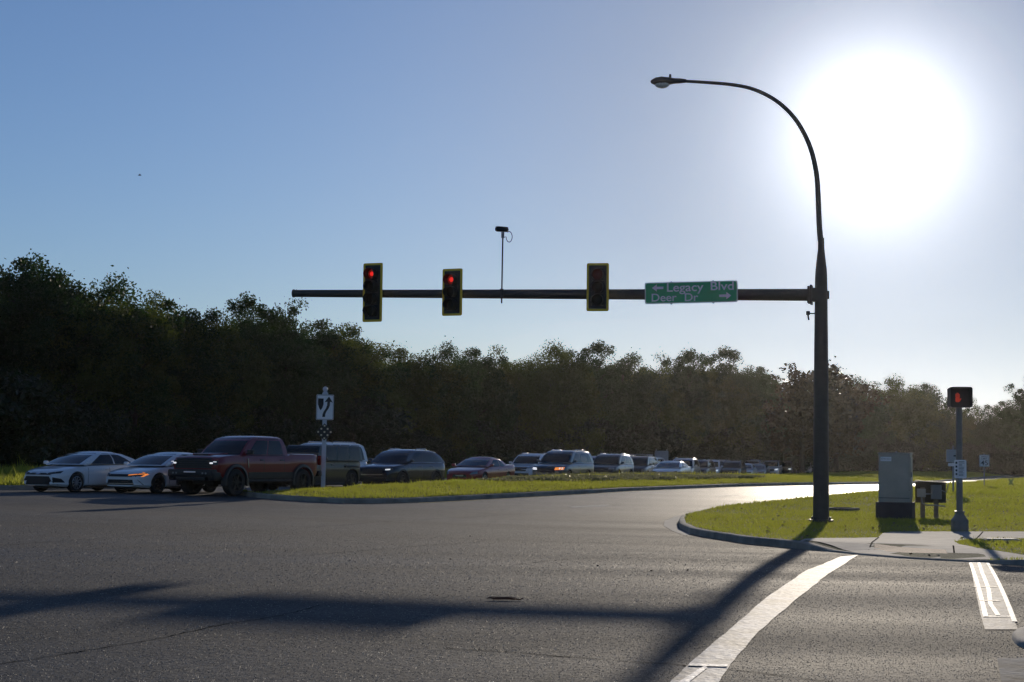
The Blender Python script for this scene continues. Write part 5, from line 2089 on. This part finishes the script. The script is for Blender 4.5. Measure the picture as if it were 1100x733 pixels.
for (px_, y_, c_, m_c, lb_) in (
    (632, 117, suv(L=4.7, H=1.66, rake=.3, patches=suv_front('g')), M_silver, 'silver SUV showing its roof between the slate blue SUV and the dark grey SUV'),
    (735, 128, suv(L=4.8, H=1.70, rake=.2, patches=suv_front('w')), M_silver, 'silver SUV roof just right of the low white sedan'),
    (764, 147, suv(L=4.7, H=1.72, patches=suv_front('w')), M_white_car, 'white SUV squeezed behind the charcoal SUV'),
    (800, 155, sedan(L=4.7, H=1.45, patches=kia['patches'][:4]), M_white_car, 'white sedan behind the black SUV at the right end of the bed'),
    (829, 176, suv(L=4.7, H=1.72, rake=.2, patches=suv_front('w')), M_white_car, 'white SUV between the small silver sedan and the lamp lit SUV'),
    (855, 200, suv(L=4.7, H=1.75, rake=.2, patches=suv_front('w')), M_white_car, 'white SUV roof seen over the silver SUV left of the tall pole'),
    (877, 199, suv(L=4.7, H=1.66, rake=.2, patches=suv_front('w')), M_silver, 'silver SUV partly covered by the tall street light pole'),
    (912, 216, sedan(L=4.7, H=1.45, patches=kia['patches'][:4]), M_black_car, 'black sedan in the shade right of the tall pole')):
    make_car(center(px_, y_), 14, c_, m_c, lb_, 'car' if 'sedan' in lb_ else 'suv', 'parked_sedan' if 'sedan' in lb_ else 'parked_suv', G1)

# grey equipment box at the edge of the wood, above the low white sedan
pb = Vector((xat(710.5, 152), 152, 0)); pb.z = h_verge(pb.x, pb.y)
ub = empty('equipment_box', pb)
tag(ub, 'flat fronted pale grey equipment box with two lifting eyes, rising above the low white sedan', 'equipment box')
zt2 = atd(710.5, 484.5, 152).z - pb.z
bm = bmesh.new(); bx(bm, (0, 0, zt2 / 2 + .1), (1.14, .7, zt2 - .2), bev=.03)
obj('housing', bm, mat('box_grey', (.42, .42, .43), .6, noise=(3, .1)), ub)
for s in (-1, 1):
    bm = bmesh.new(); tube(bm, [(s * .46, 0, zt2 - .03), (s * .46, 0, zt2 + .14)], .05, 8)
    obj('lifting_eye', bm, M_galv, ub)
    bm = bmesh.new(); bx(bm, (s * .5, 0, .0), (.12, .6, .5))
    obj('leg', bm, M_galv, ub)

# ------------------------------------------------------------------ trees
M_bark = mat('bark', (0.055, 0.042, 0.032), 0.9, noise=(6, .35), bump=(20, .03))
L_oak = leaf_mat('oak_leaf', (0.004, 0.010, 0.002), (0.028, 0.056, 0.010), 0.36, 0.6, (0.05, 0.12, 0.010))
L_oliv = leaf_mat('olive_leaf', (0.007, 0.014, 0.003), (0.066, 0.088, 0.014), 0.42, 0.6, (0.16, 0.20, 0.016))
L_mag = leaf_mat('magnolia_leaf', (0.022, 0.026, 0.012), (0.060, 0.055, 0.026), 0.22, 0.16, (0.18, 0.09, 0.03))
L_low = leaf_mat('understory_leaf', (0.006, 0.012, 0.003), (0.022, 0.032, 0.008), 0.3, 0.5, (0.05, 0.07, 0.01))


def crown(seed, H, rad, z0, nclump, nleaf, leaf, clump_r, fill=0.55, flat=1.0, lobes=5):
    """clumps of leaves spread over a lumpy crown; returns leaf quads and clump centres"""
    rg = np.random.default_rng(seed)
    # several big lobes give the uneven outline
    lb = []
    for i in range(lobes):
        a = rg.uniform(0, 2 * np.pi); rr = rad * rg.uniform(.15, .55)
        zc = z0 + (H - z0) * rg.uniform(.22, .68)
        lb.append((rr * np.cos(a), rr * np.sin(a), zc, rad * rg.uniform(.48, .74), (H - z0) * rg.uniform(.22, .34)))
    lb.append((0, 0, z0 + (H - z0) * .42, rad * .78, (H - z0) * .44))
    lb.append((rg.uniform(-.15, .15) * rad, rg.uniform(-.15, .15) * rad, H - (H - z0) * .32, rad * .42, (H - z0) * .31))
    C = []
    while len(C) < nclump:
        L_ = lb[rg.integers(len(lb))]
        v = rg.normal(size=3); v /= np.linalg.norm(v)
        q = rg.uniform(fill, 1.0) ** .8
        p = np.array([L_[0] + v[0] * q * L_[3], L_[1] + v[1] * q * L_[3], L_[2] + v[2] * q * L_[4] * flat])
        if p[2] < z0 * .8:
            continue
        C.append(p)
    C = np.array(C)
    P = []
    idx = []
    for i, c in enumerate(C):
        r = clump_r * rg.uniform(.55, 1.25)
        n = int(nleaf * rg.uniform(.6, 1.3))
        v = rg.normal(size=(n, 3)); v /= np.linalg.norm(v, axis=1)[:, None]
        q = rg.random(n) ** .45
        pp = c + v * q[:, None] * r * np.array([1.05, 1.05, .88])
        # twigs that stick out
        m = rg.random(n) < .025
        pp[m] = c + v[m] * r * 1.3
        P.append(pp); idx.append(np.full(n, rg.random()))
    P = np.concatenate(P); idx = np.concatenate(idx)
    n = len(P)
    a = rg.normal(size=(n, 3)); a /= np.linalg.norm(a, axis=1)[:, None]
    b = rg.normal(size=(n, 3)); b -= a * (a * b).sum(1)[:, None]; b /= np.linalg.norm(b, axis=1)[:, None]
    s = leaf * rg.uniform(.6, 1.4, n)[:, None]
    V = np.stack([P + a * s, P + b * s * .55, P - a * s, P - b * s * .55], 1).reshape(-1, 3)
    rnd = np.clip(idx * .8 + rg.random(n) * .3, 0, 1.1)
    return V, rnd, C


def make_tree(name, seed, H, rad, z0, nclump, nleaf, leaf, clump_r, lm, trunk_r=.18, **kw):
    root = empty(name)
    V, rnd, C = crown(seed, H, rad, z0, nclump, nleaf, leaf, clump_r, **kw)
    arr_mesh('crown', V, 4, lm, root, rnd)
    rg = random.Random(seed)
    bm = bmesh.new()
    top = Vector((rg.uniform(-.3, .3), rg.uniform(-.3, .3), H * .8))
    mid = Vector((rg.uniform(-.2, .2), rg.uniform(-.2, .2), H * .4))
    tube(bm, [(0, 0, -.3), (0, 0, .3), mid * .5, mid, (mid + top) / 2, top], [trunk_r * 1.35, trunk_r, trunk_r * .85, trunk_r * .65, trunk_r * .4, trunk_r * .15], 9)
    for i in rg.sample(range(len(C)), min(len(C), 16)):
        c = Vector(C[i])
        t = max(.25, min(.95, (c.z - 1.0) / (H * .85)))
        s = Vector((0, 0, 0)).lerp(mid, t / .5) if t < .5 else mid.lerp(top, (t - .5) / .5)
        s.z = min(s.z, c.z - .3) if c.z > 1 else s.z
        m_ = s.lerp(c, .5) + Vector((0, 0, .25))
        tube(bm, [s, m_, c], [trunk_r * .34, trunk_r * .2, trunk_r * .06], 5)
    obj('trunk', bm, M_bark, root, smooth=60)
    return root


protos = {
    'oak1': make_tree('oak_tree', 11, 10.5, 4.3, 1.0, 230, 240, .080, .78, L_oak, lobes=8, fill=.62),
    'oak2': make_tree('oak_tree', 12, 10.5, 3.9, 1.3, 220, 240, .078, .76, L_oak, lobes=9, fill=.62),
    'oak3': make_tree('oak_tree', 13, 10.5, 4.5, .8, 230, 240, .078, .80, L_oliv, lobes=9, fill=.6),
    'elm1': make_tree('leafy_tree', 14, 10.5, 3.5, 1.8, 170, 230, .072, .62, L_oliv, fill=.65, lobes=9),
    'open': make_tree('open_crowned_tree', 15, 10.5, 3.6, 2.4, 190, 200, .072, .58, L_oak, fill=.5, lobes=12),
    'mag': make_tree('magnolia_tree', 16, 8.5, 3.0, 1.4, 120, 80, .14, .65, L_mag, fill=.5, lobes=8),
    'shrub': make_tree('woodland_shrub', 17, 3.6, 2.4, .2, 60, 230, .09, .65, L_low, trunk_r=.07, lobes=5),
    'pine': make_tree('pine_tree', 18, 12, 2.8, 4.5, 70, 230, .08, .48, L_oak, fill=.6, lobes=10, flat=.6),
}
PH = {}
for k_, o_ in protos.items():
    me_ = o_.children[0].data
    z_ = np.empty(len(me_.vertices) * 3, dtype=np.float32); me_.vertices.foreach_get('co', z_)
    PH[k_] = float(np.percentile(z_[2::3], 99.7))
used = set()


def plant(kind, px, D, top_py, rz, label, cat='tree', group=None, wide=1.0, h=None):
    x = xat(px, D)
    z = h_verge(x, D) if D < 320 and x < 90 else g(x, D) + .1
    p = atd(px, top_py, D)
    hh = h if h else (p.z - z)
    s = hh / PH[kind]
    src = protos[kind]
    if kind in used:
        o = copy_tree(src)
    else:
        o = src
        used.add(kind)
    o.location = (x, D, z - .05)
    o.rotation_euler = (0, 0, rz)
    o.scale = (s * wide, s * wide, s)
    tag(o, label, cat, group)
    return o


def ldepth(px):
    P = [(-160, 82), (0, 87), (120, 94), (200, 100), (340, 112), (450, 122), (600, 142), (750, 172), (900, 205), (1000, 225), (1180, 240)]
    return lerp_pts(P, px)


SKY = [(-160, 300), (0, 286), (22, 280), (46, 304), (68, 314), (85, 302), (112, 310), (150, 320), (185, 324), (225, 338), (265, 322), (300, 338), (340, 346), (370, 350), (398, 372), (440, 372), (490, 377), (530, 374), (570, 371), (600, 374), (640, 370), (680, 380), (730, 380), (780, 376), (800, 388), (840, 398), (860, 396), (900, 406), (940, 407), (980, 412), (1010, 424), (1035, 438), (1065, 436), (1085, 430), (1200, 418)]
front = [
    (-62, 'oak1', 300, 'dark oak at the far left edge, beyond the frame edge'),
    (16, 'oak2', 279, 'tallest dark oak at the left edge of the wood, above the strip of lit grass'),
    (62, 'oak3', 316, 'dark rounded oak behind the bonnet of the leftmost white sedan'),
    (96, 'oak1', 303, 'dark oak with a ragged top, rising behind the roof of the leftmost white sedan'),
    (142, 'elm1', 322, 'slimmer dark tree behind the windscreen of the sedan with the orange lamp'),
    (184, 'oak2', 326, 'dark oak straight behind the front of the red pickup'),
    (226, 'oak3', 341, 'lower dark oak behind the pickup windscreen'),
    (266, 'open', 321, 'tree whose open tuft of branches stands above the wood, behind the pickup cab'),
    (304, 'oak1', 341, 'dark oak behind the pickup bed, left of the keep right sign'),
    (350, 'oak2', 347, 'broad oak right behind the keep right sign, partly olive'),
    (384, 'elm1', 356, 'olive tree sloping down to the sky gap below the tall signal'),
    (426, 'oak3', 376, 'oak with sunlit leaves above the dark compact SUV'),
    (466, 'oak1', 373, 'bushy oak below the second lit signal'),
    (512, 'oak2', 377, 'dark oak above the dark red coupe'),
    (552, 'elm1', 378, 'slender dull green tree below the camera mast'),
    (590, 'oak3', 374, 'oak rising behind the slate blue SUV'),
    (636, 'open', 369, 'airy rounded tree whose crown tops the wood below the third signal'),
    (668, 'oak1', 384, 'dull green oak behind the dark grey SUV'),
    (702, 'elm1', 386, 'slender tree behind the pale grey equipment box'),
    (736, 'open', 378, 'small open tuft of a tree below the left part of the green street sign'),
    (778, 'open', 375, 'wide open crown below the right half of the green street sign'),
    (752, 'oak3', 398, 'yellowish green oak above the charcoal SUV'),
    (812, 'oak2', 396, 'grey green tree left of the magnolias and the tall pole'),
    (918, 'oak1', 407, 'dense dark tree right of the tall pole'),
    (956, 'oak3', 408, 'dense dark tree standing behind the grey cabinet'),
    (990, 'oak2', 414, 'dense dark tree behind the meter boxes'),
    (1022, 'elm1', 430, 'thin dark tree directly behind the pedestrian signal post'),
    (1052, 'oak1', 438, 'low dark tree behind the speed limit sign'),
    (1078, 'oak2', 432, 'dark tree behind the small yellow X marker'),
    (1138, 'oak3', 425, 'dark tree past the right edge of the picture'),
]
rr = random.Random(77)
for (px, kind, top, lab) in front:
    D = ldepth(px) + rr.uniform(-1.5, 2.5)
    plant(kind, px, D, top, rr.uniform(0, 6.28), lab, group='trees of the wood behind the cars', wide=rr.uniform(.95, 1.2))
# magnolias with big glossy leaves nearer to the road
for (px, D, top, lab) in ((862, 176, 392, 'magnolia with large glinting leaves just left of the tall pole'), (898, 184, 404, 'magnolia with large glinting leaves just right of the tall pole'), (838, 196, 402, 'smaller reddish magnolia above the silver sedan')):
    plant('mag', px, D, top, rr.uniform(0, 6.28), lab, group='magnolias by the road', wide=1.15)
plant('pine', 1106, 150, 405, .6, 'airy pine with layered tufts at the right edge of the picture', 'tree')
# deeper rows: only their tops and gaps show
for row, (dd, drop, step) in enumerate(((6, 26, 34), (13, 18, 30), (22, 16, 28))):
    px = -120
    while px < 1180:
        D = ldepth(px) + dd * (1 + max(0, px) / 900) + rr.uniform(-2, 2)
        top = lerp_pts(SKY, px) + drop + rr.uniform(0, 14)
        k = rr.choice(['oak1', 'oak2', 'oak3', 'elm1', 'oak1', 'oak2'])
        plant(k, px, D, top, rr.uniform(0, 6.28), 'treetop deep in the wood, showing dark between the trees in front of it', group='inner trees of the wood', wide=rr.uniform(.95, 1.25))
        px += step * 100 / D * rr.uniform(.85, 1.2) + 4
# shrubs along the edge
px = -60
while px < 1160:
    D = ldepth(px) - 4.5 + rr.uniform(-1, 1.2)
    sh = rr.uniform(2.6, 4.8)
    plant('shrub', px, D, 0, rr.uniform(0, 6.28), 'dark shrub crowding the foot of the wood behind the cars', 'shrub', 'shrubs at the foot of the wood', wide=rr.uniform(1, 1.4), h=sh)
    px += 3.2 * F / D * rr.uniform(.7, 1.05)
for kind in protos:
    if kind not in used:
        print('UNUSED', kind)

px = -60
while px < 1160:
    D = ldepth(px) + 5 + rr.uniform(-1, 2)
    plant('shrub', px, D, 0, rr.uniform(0, 6.28), 'dark shrub deep between the trunks of the wood', 'shrub', 'shrubs between the trunks', wide=1.5, h=rr.uniform(4, 5.5))
    px += 3.6 * F / D
# --- low planting on the median (liriope and mulch) -------------------------
bed_near = [hit(px, py, h_median) for px, py in ((492, 516.5), (520, 518), (560, 518.3), (600, 517.8), (650, 517.2), (700, 516.4), (750, 515.6), (800, 514.6), (828, 513.4))]
bed_far = [p for p in inset(densify(median_poly, .9), .55) if bed_near[0].y + 3 < p.y < bed_near[-1].y + 2 and min(seg_d(p.x, p.y, md_back[i], md_back[i + 1]) for i in range(len(md_back) - 1)) < .75]
bed_far.sort(key=lambda p: -p.y)
print('bed', [tuple(round(v, 1) for v in p) for p in bed_near], len(bed_far))
bed = smooth_poly([Vector(p[:2]) for p in bed_near] + bed_far, 1)
tag(sheet('planting_bed', bed, h_median, M_mulch, lift=.012, step=1, inner=1.5), kind='structure')
M_lir = leaf_mat('groundcover_leaf', (0.06, 0.07, 0.04), (0.17, 0.17, 0.11), 0.45, 0.4, (0.34, 0.34, 0.16))
rg = np.random.default_rng(9)
bx0, bx1, by0, by1 = min(p[0] for p in bed), max(p[0] for p in bed), min(p[1] for p in bed), max(p[1] for p in bed)
P = np.stack([rg.uniform(bx0, bx1, 260000), rg.uniform(by0, by1, 260000)], 1)
P = P[in_poly(P, bed)]
dens = np.sin(P[:, 0] * .8 + P[:, 1] * .35) * np.sin(P[:, 1] * .9) + rg.normal(0, .5, len(P))
P = P[dens > .05]
Z = lattice(P, h_median)
n = len(P)
hh = rg.uniform(.03, .15, n) * (1 + .4 * np.sin(P[:, 0] * 1.1) * np.sin(P[:, 1] * .6))
an = rg.uniform(0, 6.28, n)
w = rg.uniform(.03, .07, n)
b = np.stack([P[:, 0], P[:, 1], Z], 1)
d = np.stack([np.cos(an) * w, np.sin(an) * w, 0 * an], 1)
t = b + np.stack([rg.normal(0, .10, n), rg.normal(0, .10, n), hh], 1)
V = np.stack([b - d, b + d, t + d * .8, t - d * .8], 1).reshape(-1, 3)
o = arr_mesh('ground_cover', V, 4, M_lir, rnd=rg.random(n))
tag(o, 'greyish low ground cover plants on the brown bed of the median', 'ground cover', kind='stuff')

# ------------------------------------------------------------------ haze
HAZE = 0.000055
bm = bmesh.new()
bx(bm, (0, 190, 9.4), (700, 560, 23.0))
hz = obj('haze', bm, None)
hm = bpy.data.materials.new('haze')
hm.use_nodes = True
hn, hl_ = hm.node_tree.nodes, hm.node_tree.links
hn.clear()
ho = hn.new('ShaderNodeOutputMaterial')
hp = hn.new('ShaderNodeVolumePrincipled')
hp.inputs['Color'].default_value = (1.0, 0.96, 0.90, 1)
hp.inputs['Density'].default_value = HAZE
hp.inputs['Anisotropy'].default_value = 0.82
hl_.new(hp.outputs[0], ho.inputs['Volume'])
hz.data.materials.append(hm)
tag(hz, 'thin bright air between the camera and the wood', 'haze', kind='stuff')
